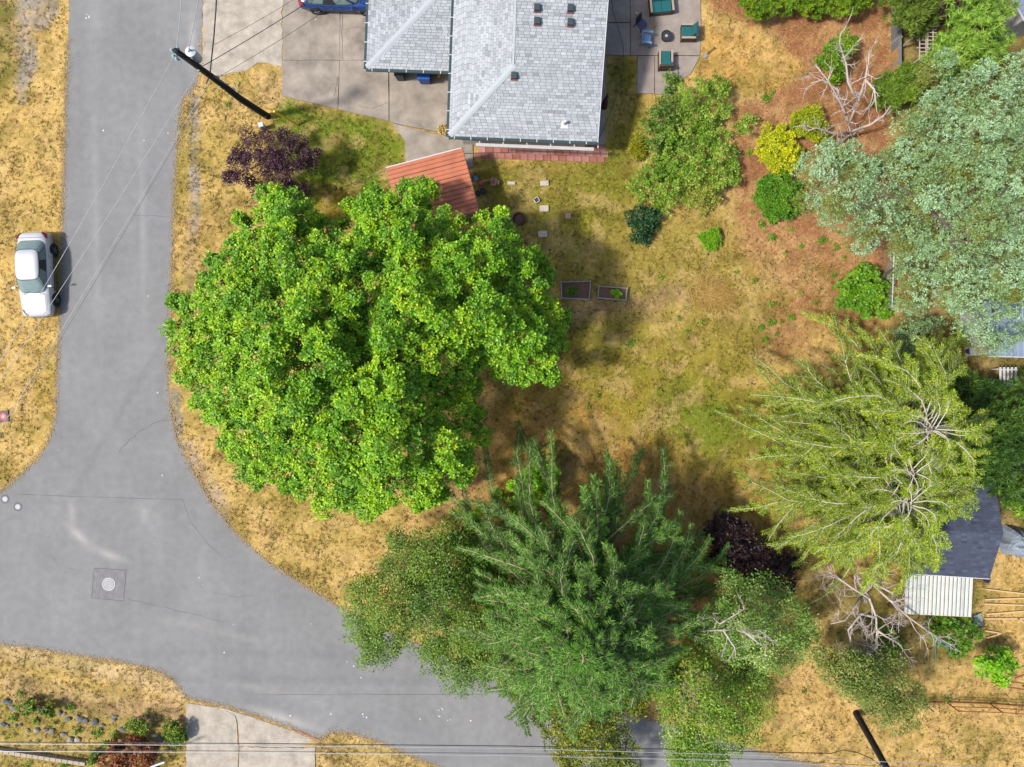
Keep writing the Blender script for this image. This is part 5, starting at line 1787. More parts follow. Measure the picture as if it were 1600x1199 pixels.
plant('birch_tree', 'yellowish green birch standing at the lower road edge', 'tree', (1040, 1020), [(1010, 1075), (1040, 1040), (1090, 1010), (1150, 1030), (1205, 1060), (1218, 1100), (1200, 1150), (1160, 1190), (1120, 1225), (1060, 1225), (1046, 1160), (1030, 1110)], 22, .15, 2.5, PALEBARK,
      ze=3.0, zt=7.0, fall=90, spacing=17, rad=.62, nros=34, nleaf=6, lsize=.12, cols=[(54, 90, 24), (84, 122, 34), (122, 150, 50), (168, 180, 90)], wr=.62, flat=1.0, zj=1.0, lump=3.0, lumps=1.4, seed=10, rosr=2.2, under=.7, droop=.3, ck=1.4)
plant('hawthorn_tree', 'olive and gold tree at the road under the dark conifer', 'tree', (900, 1040), [(770, 1030), (860, 1040), (940, 1050), (1010, 1040), (1014, 1100), (985, 1140), (1000, 1190), (985, 1260), (885, 1260), (872, 1190), (836, 1130), (795, 1108)], 22, .15, 2.0,
      ze=2.2, zt=5.5, fall=80, spacing=17, rad=.6, nros=34, nleaf=7, lsize=.12, cols=AUTC, wr=.7, flat=.9, zj=.8, lump=2.5, lumps=1.3, seed=12, rosr=1.4, under=.6, ck=1.25)
plant('alder_tree', 'dark olive sapling beside the second utility pole', 'tree', (1345, 1050), [(1290, 1035), (1330, 1015), (1385, 1022), (1425, 1050), (1455, 1090), (1440, 1130), (1400, 1150), (1368, 1125), (1338, 1112), (1308, 1078)], 18, .1, 2.0, GREYB,
      ze=2.2, zt=5.0, fall=60, spacing=16, rad=.58, nros=40, nleaf=6, lsize=.12, cols=[(64, 84, 30), (92, 112, 42), (124, 138, 64), (160, 160, 110)], wr=.6, flat=1.0, zj=1.2, seed=13, rosr=2.0, under=.8, droop=.2, ck=1.3)

# ---- shrubs
PURP = [(40, 20, 34), (60, 30, 46), (84, 44, 60), (64, 38, 40)]
plant('purple_plum', 'dark purple-leaved plum tree beside the leaning pole', 'tree', (432, 262), [(338, 272), (348, 240), (362, 212), (398, 204), (438, 206), (468, 198), (488, 222), (502, 245), (498, 275), (468, 280), (492, 325), (470, 330), (440, 302), (404, 308), (372, 294)], 16, .08, 1.2,
      ze=1.4, zt=3.6, fall=45, spacing=16, rad=.46, nros=38, nleaf=8, lsize=.11, cols=PURP, wr=.6, flat=.9, zj=1.2, seed=14, rosr=1.2, under=.3, ck=1.25)
plant('smoke_bush', 'blackish purple smoke bush behind the dark conifer', 'bush', (1160, 860), [(1105, 820), (1150, 803), (1182, 830), (1216, 850), (1248, 882), (1236, 925), (1208, 940), (1160, 910), (1115, 890)], 12, .06, 1.0,
      ze=1.0, zt=3.4, fall=45, spacing=13, rad=.5, nros=40, nleaf=8, lsize=.12, cols=[(30, 16, 18), (46, 24, 26), (64, 36, 34)], wr=.65, flat=.9, zj=.8, seed=15, under=.4, ck=1.1)
BRI = [(80, 150, 20), (120, 186, 30), (160, 206, 50), (186, 214, 70)]
plant('maple_sapling', 'vivid lime green sapling squeezed beside the dark conifer', 'sapling', (765, 870), [(722, 800), (757, 790), (790, 820), (800, 880), (790, 940), (765, 960), (735, 900)], 8, .05, .8,
      ze=1.2, zt=3.2, fall=35, spacing=15, rad=.42, nros=22, nleaf=8, lsize=.15, cols=BRI, tmpl=T_MAPLE, wr=.95, zj=.6, seed=16, under=.4, ck=1.25)
plant('maple_sapling', 'vivid green sapling between the maple and the conifer top', 'sapling', (830, 770), [(760, 770), (800, 735), (845, 698), (872, 720), (870, 765), (830, 795), (780, 790)], 8, .05, .8,
      ze=1.0, zt=2.8, fall=35, spacing=15, rad=.42, nros=22, nleaf=8, lsize=.15, cols=BRI, tmpl=T_MAPLE, wr=.95, zj=.6, seed=17, under=.4, ck=1.1)
RHO = [(66, 104, 28), (98, 138, 44), (138, 166, 68), (178, 190, 108)]
RHOY = [(90, 110, 36), (128, 142, 60), (164, 168, 86), (184, 168, 96)]
rk = dict(ze=.5, zt=1.8, fall=26, spacing=9.5, rad=.25, nros=13, nleaf=7, lsize=.14, wr=.42, zj=1.0, rosr=.5, under=.3, elev=.45, ck=1.42)
for i, (lab, base, poly, cc) in enumerate((
        ('rhododendron at the corner of the patio', (1095, 165), [(1050, 122), (1080, 128), (1118, 110), (1146, 138), (1142, 182), (1100, 202), (1052, 192), (1062, 160)], RHO),
        ('dark green rhododendron between the side lawn and the patio', (1032, 195), [(1004, 182), (1030, 150), (1044, 112), (1060, 125), (1066, 170), (1064, 232), (1020, 250), (1002, 222)], [(46, 84, 30), (76, 112, 42), (110, 140, 60), (150, 168, 90)]),
        ('broad grey-green rhododendron in the middle of the shrub bed', (1090, 245), [(1032, 200), (1100, 190), (1150, 200), (1152, 250), (1158, 292), (1110, 302), (1062, 296), (1020, 270)], RHO),
        ('olive rhododendron bordering the lawn beside yellow flowers', (1030, 285), [(983, 292), (1002, 250), (1060, 248), (1084, 318), (1040, 332), (1005, 312)], RHO),
        ('low rhododendron beside the wood chips and ball shrub', (1095, 305), [(1066, 282), (1122, 268), (1124, 318), (1100, 336), (1072, 322)], RHOY),
        ('small rhododendron spreading onto the bark from the bed', (1163, 195), [(1146, 192), (1175, 172), (1188, 194), (1166, 214), (1148, 208)], RHO),
        ('little green rhododendron at the bark edge below the bed', (1146, 278), [(1130, 276), (1148, 262), (1160, 280), (1148, 294), (1134, 290)], RHO))):
    plant('rhododendron', lab, 'shrub', base, poly, 6, .03, .25, seed=20 + i, cols=cc, **rk)
DENSE = [(44, 92, 18), (72, 124, 28), (104, 150, 44), (140, 172, 70)]
dk = dict(nros=26, nleaf=8, wr=.45, zj=.22, rosr=.4, under=.3, elev=.5)
plant('round_shrub', 'large dense dark green round shrub in the bark', 'shrub', (1212, 307), circle(1217, 305, 41, 18, 40, .05, 3), 8, .05, .3, ze=.5, zt=1.7, fall=38, spacing=8.5, rad=.24, lsize=.12, cols=DENSE, seed=31, ck=1.3, **dk)
plant('round_shrub', 'small clipped green ball shrub in the dry grass', 'shrub', (1111, 373), circle(1111, 373, 18, 14, 18, .04, 4), 5, .03, .2, ze=.3, zt=.8, fall=16, spacing=5, rad=.15, lsize=.09, cols=[(84, 132, 16), (116, 166, 30), (150, 190, 50)], seed=32, ck=1.25, **dk)
plant('golden_shrub', 'bright yellow golden shrub beside the dead tree', 'shrub', (1210, 232), circle(1216, 231, 35, 14, 40, .12, 5), 6, .04, .3, ze=.5, zt=1.6, fall=30, spacing=8.5, rad=.26, lsize=.12, cols=[(132, 146, 10), (176, 186, 18), (206, 208, 32), (224, 222, 70)], seed=33, ck=1.3, **dk)
plant('golden_shrub', 'yellow-green shrub behind the bright golden one', 'shrub', (1258, 190), [(1236, 190), (1250, 166), (1280, 160), (1296, 180), (1300, 215), (1275, 230), (1250, 215)], 6, .04, .3, ze=.5, zt=1.6, fall=28, spacing=9, rad=.26, lsize=.12, cols=[(110, 130, 14), (150, 166, 28), (190, 190, 50)], seed=34, ck=1.25, **dk)
plant('laurel_shrub', 'green two-lobed laurel shrub in the bark near the fence', 'shrub', (1300, 85), [(1270, 85), (1285, 68), (1305, 62), (1318, 40), (1334, 45), (1343, 75), (1330, 95), (1312, 118), (1290, 112)], 8, .05, .4, ze=.6, zt=2.1, fall=26, spacing=10, rad=.3, lsize=.14, cols=[(70, 112, 16), (104, 146, 28), (144, 170, 50)], seed=35, ck=1.25, **dk)
for i, (lab, base, poly) in enumerate((('green cypress shrub at the top of the bark bed by the straw patch', (1180, -5), [(1150, -60), (1220, -60), (1228, 12), (1200, 26), (1165, 22), (1148, 8)]),
                                       ('yellow-green cypress shrub in the middle of the bark bed top', (1255, -5), [(1218, -60), (1300, -60), (1300, 14), (1262, 20), (1230, 16)]),
                                       ('spreading cypress shrub in the bark bed nearest the board fence', (1325, -5), [(1292, -60), (1372, -60), (1366, 0), (1330, 24), (1305, 18)]))):
    plant('cypress_shrub', lab, 'shrub', base, poly, 6, .05, .4, seed=36 + i, ze=.7, zt=2.2, fall=30, spacing=11, rad=.34, lsize=.16, cols=[(66, 100, 14), (104, 138, 26), (150, 170, 50)], ck=1.25, tmpl=T_NEEDLE, m=NEEDM, **{**dk, 'wr': .3, 'nleaf': 14})
plant('dark_shrub', 'very dark green glossy shrub in the lawn with a round pot', 'shrub', (1008, 345), [(978, 335), (1000, 322), (1030, 328), (1042, 345), (1018, 358), (1014, 378), (990, 375), (984, 352)], 6, .04, .2, ze=.3, zt=1.2, fall=24, spacing=8, rad=.24, nros=14, nleaf=6, lsize=.16, cols=[(22, 58, 22), (34, 76, 34), (56, 98, 50)], wr=.5, zj=.4, seed=40, under=.2, ck=1.1)
CYPC = [(70, 112, 40), (104, 144, 56), (140, 172, 78), (170, 190, 100)]
ck_ = dict(tmpl=T_NEEDLE, m=NEEDM, nros=30, nleaf=16, wr=.22, lsize=.26, rosr=.3, elev=.6, ck=1.35, under=.4)
plant('cypress_tree', 'feathery light green cypress in the fenced corner beside the metal roof', 'tree', (1500, 60), [(1468, 60), (1490, 30), (1500, -60), (1580, -60), (1588, 20), (1590, 70), (1560, 100), (1520, 112), (1490, 110), (1458, 105)], 14, .14, 2, ze=2.4, zt=6, fall=60, spacing=19, rad=.66, zj=1.2, seed=41, cols=CYPC, **ck_)
plant('cypress_tree', 'olive green cypress right behind the board fence', 'tree', (1415, 20), [(1404, -60), (1460, -60), (1470, 10), (1455, 45), (1420, 50), (1405, 30)], 10, .1, 1.5, ze=1.6, zt=4.2, fall=40, spacing=16, rad=.52, zj=.8, seed=42, cols=[(62, 84, 30), (90, 112, 44), (126, 144, 66)], **ck_)
plant('cypress_tree', 'low yew-green cypress at the end of the board fence', 'tree', (1400, 135), [(1385, 110), (1410, 95), (1440, 105), (1455, 130), (1440, 165), (1400, 175), (1370, 170), (1375, 130)], 8, .07, .8, ze=.8, zt=2.4, fall=36, spacing=14, rad=.42, zj=.6, seed=43, cols=[(70, 100, 34), (104, 132, 50), (140, 160, 72)], **ck_)
plant('plum_bush', 'dark plum-coloured bush between the two cypresses', 'bush', (1475, 15), [(1472, -30), (1505, -30), (1502, 30), (1485, 36), (1470, 20)], 5, .05, .6, ze=.8, zt=2.2, fall=20, spacing=10, rad=.34, nros=18, nleaf=7, lsize=.13, cols=[(52, 24, 38), (76, 36, 54)], seed=44)
plant('garden_shrub', 'fresh green shrub by the wire fence under the blue conifer', 'shrub', (1350, 455), [(1302, 450), (1325, 425), (1350, 415), (1375, 425), (1392, 450), (1390, 492), (1350, 495), (1312, 478)], 8, .05, .4, ze=.6, zt=2.0, fall=34, spacing=11, rad=.33, nros=20, nleaf=7, lsize=.14, cols=[(66, 112, 20), (100, 146, 34), (134, 170, 56)], seed=45, ck=1.25)
HEDC = [(34, 62, 24), (54, 86, 32), (80, 112, 44), (110, 138, 60)]
plant('hedge_tree', 'dark green hedge tree crowding the back of the dark shed', 'tree', (1560, 690), [(1500, 560), (1560, 610), (1660, 580), (1660, 770), (1600, 790), (1560, 800), (1545, 770), (1500, 760), (1480, 700)], 16, .14, 2, ze=1.6, zt=4.6, fall=80, spacing=20, rad=.66, zj=1.2, seed=46, cols=HEDC, **{**ck_, 'ck': 1.2})
plant('garden_shrub', 'light green shrub behind the crumpled grey cover', 'shrub', (1590, 775), [(1560, 790), (1565, 740), (1600, 730), (1650, 750), (1650, 820), (1590, 812)], 6, .05, .4, ze=.8, zt=2.4, fall=30, spacing=12, rad=.36, nros=20, nleaf=7, lsize=.14, cols=[(76, 118, 22), (112, 152, 36), (150, 178, 60)], seed=47, ck=1.25)
plant('garden_shrub', 'green shrub spreading below the pale lean-to', 'shrub', (1495, 985), [(1440, 965), (1470, 955), (1520, 968), (1545, 995), (1530, 1020), (1490, 1025), (1460, 1000)], 8, .05, .4, ze=.5, zt=1.8, fall=30, spacing=13, rad=.36, nros=18, nleaf=7, lsize=.13, cols=[(56, 96, 22), (84, 128, 34), (116, 150, 50)], seed=48, ck=1.2)
plant('garden_shrub', 'light green shrub beneath the fallen dead limbs', 'shrub', (1388, 1005), [(1368, 990), (1385, 978), (1405, 990), (1412, 1020), (1390, 1036), (1370, 1025)], 6, .04, .3, ze=.4, zt=1.4, fall=22, spacing=10, rad=.3, nros=18, nleaf=7, lsize=.13, cols=[(90, 132, 34), (126, 164, 52), (160, 186, 76)], seed=49, ck=1.2)
plant('small_tree', 'small bright green tree in the dry yard beside the rusty rail', 'tree', (1545, 1040), [(1518, 1040), (1525, 1018), (1550, 1022), (1575, 1012), (1590, 1035), (1592, 1060), (1580, 1075), (1555, 1068), (1535, 1060)], 8, .05, .8, ze=1.0, zt=2.4, fall=28, spacing=11, rad=.34, nros=20, nleaf=7, lsize=.13, cols=[(90, 148, 14), (126, 184, 24), (160, 206, 46)], seed=50, ck=1.25)
plant('barberry_bush', 'russet red barberry bush at the bottom of the rockery', 'bush', (195, 1185), [(152, 1180), (170, 1160), (215, 1155), (245, 1170), (240, 1215), (200, 1240), (158, 1225)], 8, .05, .4, ze=.5, zt=1.7, fall=34, spacing=11, rad=.32, nros=22, nleaf=8, lsize=.10, cols=[(92, 44, 24), (128, 66, 36), (156, 92, 56), (120, 84, 60)], seed=51, ck=1.15)
for i, (lab, x, y, r, ry) in enumerate((('round green shrub at the corner of the rockery and south driveway', 273, 1148, 18, 18), ('deep green mound in the upper rockery row', 42, 1106, 14, 9), ('flat green mound among the upper rockery boulders', 75, 1113, 22, 7), ('leafy green shrub in the rockery above the russet bush', 215, 1138, 22, 9), ('lime green clump at the end of the block edging', 145, 1188, 7, 9), ('green tuft between the rockery and russet bush', 165, 1164, 11, 8))):
    plant('rockery_shrub', lab, 'shrub', (x, y), circle(x, y, r, 14, ry, .12, 60 + i), 4, .03, .2, ze=.2, zt=.7 + r * .02, fall=14, spacing=6.5, rad=.2, nros=16, nleaf=7, lsize=.10, cols=[(70, 100, 16), (104, 132, 26), (146, 160, 46)], seed=60 + i, zj=.25, ck=1.2)
plant('dry_potted_plant', 'straw-coloured dry plant at the house corner', 'plant', (697, 203), circle(695, 202, 9, 10, 8), 3, .02, .15, ze=.2, zt=.7, fall=8, spacing=4, rad=.14, nros=12, nleaf=7, lsize=.10, cols=[(190, 160, 96), (220, 196, 140)], seed=70)
plant('daylily_clump', 'clump of yellow daylilies bordering the side lawn', 'flowers', (997, 225), [(988, 215), (1000, 208), (1008, 222), (1010, 238), (996, 252), (986, 240)], 3, .01, .1, ze=.2, zt=.6, fall=12, spacing=5, rad=.2, nros=8, nleaf=9, lsize=.24, cols=[(110, 130, 40), (150, 156, 56), (226, 186, 20)], wr=.16, seed=71, zj=.2, ck=1.2)
plant('dry_weed', 'pinkish dry seed-head plant between the shed and stepping blocks', 'plant', (772, 285), circle(772, 284, 6.5, 10, 7), 3, .01, .2, ze=.2, zt=.7, fall=6, spacing=4, rad=.14, nros=10, nleaf=6, lsize=.09, cols=[(150, 124, 110), (186, 160, 146)], seed=72)
# broad-leaved weeds standing in the bark and dry grass
WEEDS = [(1170, 240, 4), (1176, 330, 5), (1235, 360, 5), (1262, 345, 4), (1250, 385, 5), (1320, 405, 5), (1225, 395, 4), (1160, 345, 4), (1302, 432, 5), (1250, 455, 5), (1180, 440, 4), (1310, 360, 4), (1128, 345, 4), (1207, 505, 9), (1222, 500, 6), (1190, 512, 6), (1195, 530, 6), (1215, 520, 5), (1236, 497, 7), (1273, 470, 7), (1207, 474, 5), (1190, 350, 8), (1208, 372, 6), (1200, 332, 5), (1285, 378, 8), (1305, 386, 6), (1282, 362, 5), (1196, 152, 9), (1208, 146, 5), (1098, 505, 4), (1075, 515, 4),
         (1060, 495, 4), (983, 537, 5), (1032, 432, 4), (992, 530, 3), (1150, 425, 4), (905, 362, 4), (1230, 430, 5), (437, 200, 5), (356, 163, 4), (300, 430, 4), (232, 1112, 4), (20, 1120, 6), (55, 1126, 7), (85, 1132, 6), (120, 1142, 8), (150, 1148, 9), (178, 1150, 8), (30, 1085, 7), (205, 1128, 7), (110, 1105, 6), (260, 1130, 6), (12, 1150, 7), (60, 1155, 6), (40, 1195, 8), (100, 1195, 8), (1115, 870, 4), (1255, 1083, 5), (1481, 1092, 6), (1030, 610, 5), (935, 620, 4), (920, 635, 4), (1110, 245, 4)]
LANDMARKS = [('in bare soil below the large round shrub', 1198, 345), ('in brown soil beside the yellow-green larch tips', 1207, 505), ('in reddish bark under the blue conifer edge', 1285, 378), ('at the bark edge beside the small rhododendron', 1200, 150),
             ('in the olive turf near the straw heap', 1080, 505), ('in the olive turf below the raised beds', 985, 530), ('in dry turf near the dark glossy shrub', 1000, 420), ('in the shaded turf above the dark conifer', 940, 620), ('in the verge near the leaning pole', 370, 200), ('in the rockery', 232, 1112), ('in dry grass near the rusty fence', 1400, 1088), ('among the rhododendrons', 1110, 245), ('beside the smoke bush', 1115, 870), ('by the bark near the fresh green shrub', 1260, 465)]
for i, (x, y, r) in enumerate(WEEDS):
    lm = min(LANDMARKS, key=lambda a: (a[1] - x) ** 2 + (a[2] - y) ** 2)
    t = thing('weed_plant', 'low leafy green weed growing ' + lm[0], 'weed', P(x, y), 'green weeds ' + lm[0])
    r = r * .8
    crown(t, circle(x, y, r, 10, r, .25, i), ze=.05, zt=.2, fall=8, spacing=3.8, rad=.11, nros=5, nleaf=5, lsize=.11, cols=[(84, 124, 24), (112, 150, 40), (140, 170, 60)] if i > 5 else [(84, 136, 16), (122, 172, 34), (150, 190, 60)], wr=.5, seed=100 + i, zj=.06, under=0, name='foliage', ck=1.15)
for i, (lab, x, y, r, ry) in enumerate((('feathery seedlings in the larger raised bed', 894, 455, 11, 9), ('lettuce clump in the narrow raised bed', 965, 458.5, 6.5, 6))):
    t = thing('vegetable_plant', lab, 'vegetable', P(x, y, .2))
    o, cen, rr = crown(t, circle(x, y, r, 12, ry, .15, i), ze=.3, zt=.5, fall=8, spacing=4, rad=.12, nros=9, nleaf=7, lsize=.10, cols=[(84, 124, 30), (120, 152, 50)] if i == 0 else [(110, 170, 24), (150, 200, 40)], wr=.35 if i == 0 else .7, seed=150 + i, zj=.05, under=0, name='foliage')

# ---- blue conifer on the right: rounded blue-green tufted boughs
BLUEP = [(1256, 232), (1275, 210), (1310, 225), (1345, 205), (1385, 220), (1400, 180), (1420, 140), (1450, 145), (1452, 110), (1475, 80), (1510, 78), (1530, 100), (1545, 75), (1580, 70), (1700, 60), (1700, 480), (1620, 470), (1610, 540), (1575, 520), (1572, 555),
         (1545, 565), (1520, 540), (1500, 520), (1478, 490), (1450, 470), (1410, 440), (1395, 410), (1370, 395), (1400, 375), (1395, 360), (1370, 375), (1345, 385), (1330, 375), (1300, 350), (1282, 320), (1258, 300), (1262, 265)]
BLUEC = [(92, 108, 50), (114, 138, 80), (138, 168, 120), (162, 194, 156), (184, 212, 182)]
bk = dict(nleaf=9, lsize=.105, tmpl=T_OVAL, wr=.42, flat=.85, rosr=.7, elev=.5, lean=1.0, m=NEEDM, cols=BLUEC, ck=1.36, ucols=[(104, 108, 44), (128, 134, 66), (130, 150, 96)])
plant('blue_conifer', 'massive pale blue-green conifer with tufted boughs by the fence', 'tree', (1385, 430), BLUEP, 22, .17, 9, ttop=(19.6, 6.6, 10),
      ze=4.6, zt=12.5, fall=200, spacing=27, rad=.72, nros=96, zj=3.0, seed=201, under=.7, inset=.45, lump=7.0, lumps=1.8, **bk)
plant('blue_conifer_sapling', 'slim blue-green young conifer beside the wire fence', 'tree', (1400, 525), [(1400, 470), (1420, 450), (1450, 470), (1470, 500), (1455, 560), (1440, 600), (1415, 590), (1398, 540)], 12, .1, 3,
      ze=1.2, zt=4.0, fall=40, spacing=15, rad=.42, nros=40, zj=.6, seed=203, under=.4, **bk)


# ---- conifers built branch by branch
def feather(L, path, l0, step, rg, cols, nper=6, nl=.17, nw=.03, s0=0.0, up=.15, ang=.9, flat=.35, k=1.3, hang=0.0):
    """needle sprays on both sides of a twig"""
    path = np.asarray(path, float)
    seg = np.linalg.norm(np.diff(path, axis=0), axis=1)
    T = seg.sum()
    n = max(3, int(T / step))
    s = np.linspace(s0, 1, n)
    cum = np.concatenate([[0], np.cumsum(seg)]) / T
    pos = np.stack([np.interp(s, cum, path[:, i]) for i in range(3)], -1)
    tan = unit(np.gradient(pos, axis=0))
    pos = pos - np.array([0, 0, hang])
    side = unit(np.cross(tan, np.array([0, 0, 1.0])))
    for sg in (-1, 1):
        ln = l0 * (.55 + .45 * np.sin(np.pi * np.clip(s * .8 + .1, 0, 1))) * np.where(s > .9, .7, 1) * rg.uniform(.6, 1.2, n)
        sd = unit(tan * (1.0 - .45 * ang) + side * sg * ang + np.array([0, 0, 1]) * rg.normal(up - .2, .18, (n, 1)))
        f = rg.random((n, nper))
        p = pos[:, None] + sd[:, None] * (ln[:, None] * f)[..., None]
        d = unit(sd[:, None] + tan[:, None] * .4 + rg.normal(size=(n, nper, 3)) * flat)
        m = n * nper
        L.add(p.reshape(-1, 3), d.reshape(-1, 3), np.array([0, 0, 1.0]) + rg.normal(size=(m, 3)) * .5, nl * rg.uniform(.7, 1.2, m), nw, pal(cols, m, rg, k=k))


def conifer(t, base, apex, R, h0, nb, rg, cols, stem_m, l2=.34, sub=7, droop=.10, rise=.35, bare=0.1, feath=.24, step=.10, nl=.17, nw=.03, stem_r=.045, arch=0.0, prof=.85, nper=6, r_trunk=.24, k=1.3, sub_r=.4, topbare=False, min_r=.1, lmax=9.0, hang=.0, wig=.12, rv=.17):
    base, apex = np.array(base, float), np.array(apex, float)
    H = apex[2]
    MB().tube([tuple(base - [0, 0, .2]), tuple(base + [0, 0, .1])] + [tuple(base + (apex - base) * f) for f in (.35, .7, 1.0)], [r_trunk * 1.3, r_trunk, r_trunk * .75, r_trunk * .4, .03], 9).build('trunk', BARK, t, smooth=True)
    L = Leaves()
    ga = 2.39996
    for i in range(nb):
        f = (i + .5) / nb
        z = h0 + (H - h0) * (f ** .85)
        az = i * ga + rg.uniform(-.3, .3)
        zr = (z - h0) / (H - h0)
        r = max(min_r, R * (1 - zr) ** prof) * rg.uniform(.95 - rv, .95 + rv) + .25
        o = base + (apex - base) * (z / H)
        dr = np.array([math.cos(az), math.sin(az), 0])
        n = 9
        s = np.linspace(0, 1, n)
        bend = rg.uniform(-wig, wig) * r
        sdv = np.array([-dr[1], dr[0], 0])
        zz = z + r * (rise * s + arch * np.sin(s * np.pi * .9) - droop * s ** 2.5 - (rise * .6 + droop) * s ** 3 * .6)
        path = o + dr * (r * s)[:, None] + sdv * (bend * np.sin(s * np.pi))[:, None]
        path[:, 2] = np.maximum(zz, .25)
        path += rg.normal(size=path.shape) * .02 * r * .3
        rad = [stem_r * (1.15 - sv) * (.5 + .5 * min(1, r / 4)) + .008 for sv in s]
        MB().tube(path, rad, 5, cap=False).build('branch', stem_m, t)
        kb = k * rg.uniform(.62, 1.12)
        b0 = bare if not topbare else (bare + .25 * zr)
        feather(L, path[int(b0 * 8):], feath, step, rg, cols, nper, nl, nw, k=kb, hang=hang)
        for j in range(sub):
            sj = rg.uniform(max(.18, b0), .93)
            ip = sj * (n - 1)
            a = int(ip)
            p0 = path[a] * (1 - (ip - a)) + path[min(a + 1, n - 1)] * (ip - a)
            sg = 1 if j % 2 else -1
            ln = min(l2 * r, lmax) * (1.1 - sj * .75) * rg.uniform(.6, 1.15)
            dv = unit(dr * .75 + sdv * sg * rg.uniform(.45, 1.0) + np.array([0, 0, rg.uniform(-.18, .18)]))
            ss = np.linspace(0, 1, 5)[:, None]
            sp = p0 + dv * ln * ss + np.array([0, 0, 1]) * (-.12 * ln * ss ** 2) + dr * ln * .15 * ss ** 2
            sp[:, 2] = np.maximum(sp[:, 2], .15)
            MB_sub.tube(sp, [stem_r * sub_r, stem_r * sub_r * .85, stem_r * sub_r * .7, stem_r * sub_r * .5, .006], 4, cap=False)
            feather(L, sp, feath * .8, step, rg, cols, nper, nl, nw, k=kb, hang=hang)
    return L


DEOC = [(38, 74, 18), (60, 104, 30), (92, 138, 48), (134, 168, 86)]
dc = thing('deodar_cedar', 'tall dark green conifer with long drooping sprays at the road bend', 'tree', P(902, 888))
MB_sub = MB()
a_ = P(912, 1030, 13.0)
L = conifer(dc, P(902, 888), a_, 8.7, 1.6, 215, np.random.default_rng(301), DEOC, TANB, l2=.30, sub=11, droop=.18, rise=.42, bare=.12, feath=.22, step=.08, nl=.18, nw=.036, stem_r=.04, prof=.78, nper=7, k=1.42, r_trunk=.34, lmax=.75, wig=.2, rv=.13)
L.build('needles', T_NEEDLE, NEEDM, dc)
MB_sub.build('twigs', TANB, dc)['kind'] = 'stuff'

LARC = [(64, 98, 22), (98, 130, 34), (136, 158, 46), (186, 186, 68)]
for i, (lab, bx, apx, R, nb, h0) in enumerate((('yellow-green larch with bare pale limbs by the blue conifer', (1312, 650), (1462, 672, 9.6), 6.0, 115, 1.2),
                                               ('smallest yellow-green larch squeezed between two taller larches', (1295, 705), (1432, 740, 9.7), 4.2, 64, 2.6),
                                               ('yellow-green larch with whitish bare limbs over the dark shed', (1282, 735), (1425, 790, 9.6), 5.5, 110, 1.2))):
    t = thing('larch_tree', lab, 'tree', P(*bx))
    MB_sub = MB()
    L = conifer(t, P(*bx), P(*apx), R, h0, nb, np.random.default_rng(310 + i), LARC, GREYB, l2=.30, sub=13, droop=.22, rise=.22, bare=.22, feath=.17, step=.085, nl=.12, nw=.038, stem_r=.024, arch=.14, prof=.42, nper=6, r_trunk=.15, k=1.55, sub_r=.34, lmax=1.1, hang=.04, wig=.25, rv=.4, topbare=True, min_r=1.2)
    L.build('needles', T_NEEDLE, NEEDM, t)
    MB_sub.build('twigs', GREYB, t)['kind'] = 'stuff'


# ---- dead trees
def twiggy(mb, p, d, ln, r, q, depth):
    pts = [Vector(p)]
    d = Vector(d).normalized()
    n = 4
    for i in range(n):
        d = (d + Vector((q.uniform(-.3, .3), q.uniform(-.3, .3), q.uniform(-.2, .2)))).normalized()
        pts.append(pts[-1] + d * ln / n)
        pts[-1].z = max(pts[-1].z, .08)
        if depth > 0 and i > 0:
            for _ in range(q.choice((1, 1, 2))):
                nd_ = (d + Vector((q.uniform(-1, 1), q.uniform(-1, 1), q.uniform(-.4, .5)))).normalized()
                twiggy(mb, pts[-1], nd_, ln * q.uniform(.4, .65), r * .55, q, depth - 1)
    mb.tube(pts, [r, r * .85, r * .7, r * .55, r * .3], 4, cap=False)


def dead_tree(name, label, base, limbs_, r, seed, m, depth=2, tl=.9, cat='tree'):
    t = thing(name, label, cat, base)
    q = random.Random(seed)
    for pts in limbs_:
        w = [Vector(P(*p)) for p in pts]
        MB().tube(w, [r * (1 - .75 * i / (len(w) - 1)) for i in range(len(w))], 7).build('limb', m, t, smooth=True)
        mb = MB()
        for a, b in zip(w[:-1], w[1:]):
            for _ in range(2 + int((b - a).length)):
                s = a.lerp(b, q.random())
                dd = ((b - a).normalized() * .6 + Vector((q.uniform(-1, 1), q.uniform(-1, 1), q.uniform(-.2, .7)))).normalized()
                twiggy(mb, s, dd, tl * q.uniform(.5, 1.2), r * .38, q, depth - 1)
        mb.build('twigs', m, t)['kind'] = 'stuff'
    return t


dead_tree('dead_tree', 'leafless bleached tree standing in the bark bed', P(1310, 225), [
    [(1310, 225, 0), (1330, 208, 1.2), (1322, 180, 2.2), (1310, 155, 3.0), (1295, 128, 3.6), (1275, 103, 4.2)],
    [(1322, 180, 2.2), (1308, 140, 3.2), (1285, 125, 3.6), (1268, 130, 3.8)],
    [(1326, 195, 1.8), (1340, 160, 2.8), (1352, 125, 3.5), (1358, 92, 4.2)],
    [(1340, 160, 2.8), (1325, 128, 3.4), (1322, 100, 3.9), (1312, 70, 4.4), (1313, 53, 4.8)],
    [(1332, 205, 1.3), (1360, 195, 2.0), (1380, 182, 2.6), (1392, 165, 3.0)],
    [(1330, 208, 1.2), (1300, 208, 1.8), (1275, 200, 2.2), (1262, 205, 2.4)],
    [(1352, 125, 3.5), (1366, 140, 3.6), (1370, 175, 3.6)]], .075, 5, DEADW, 2, .85)
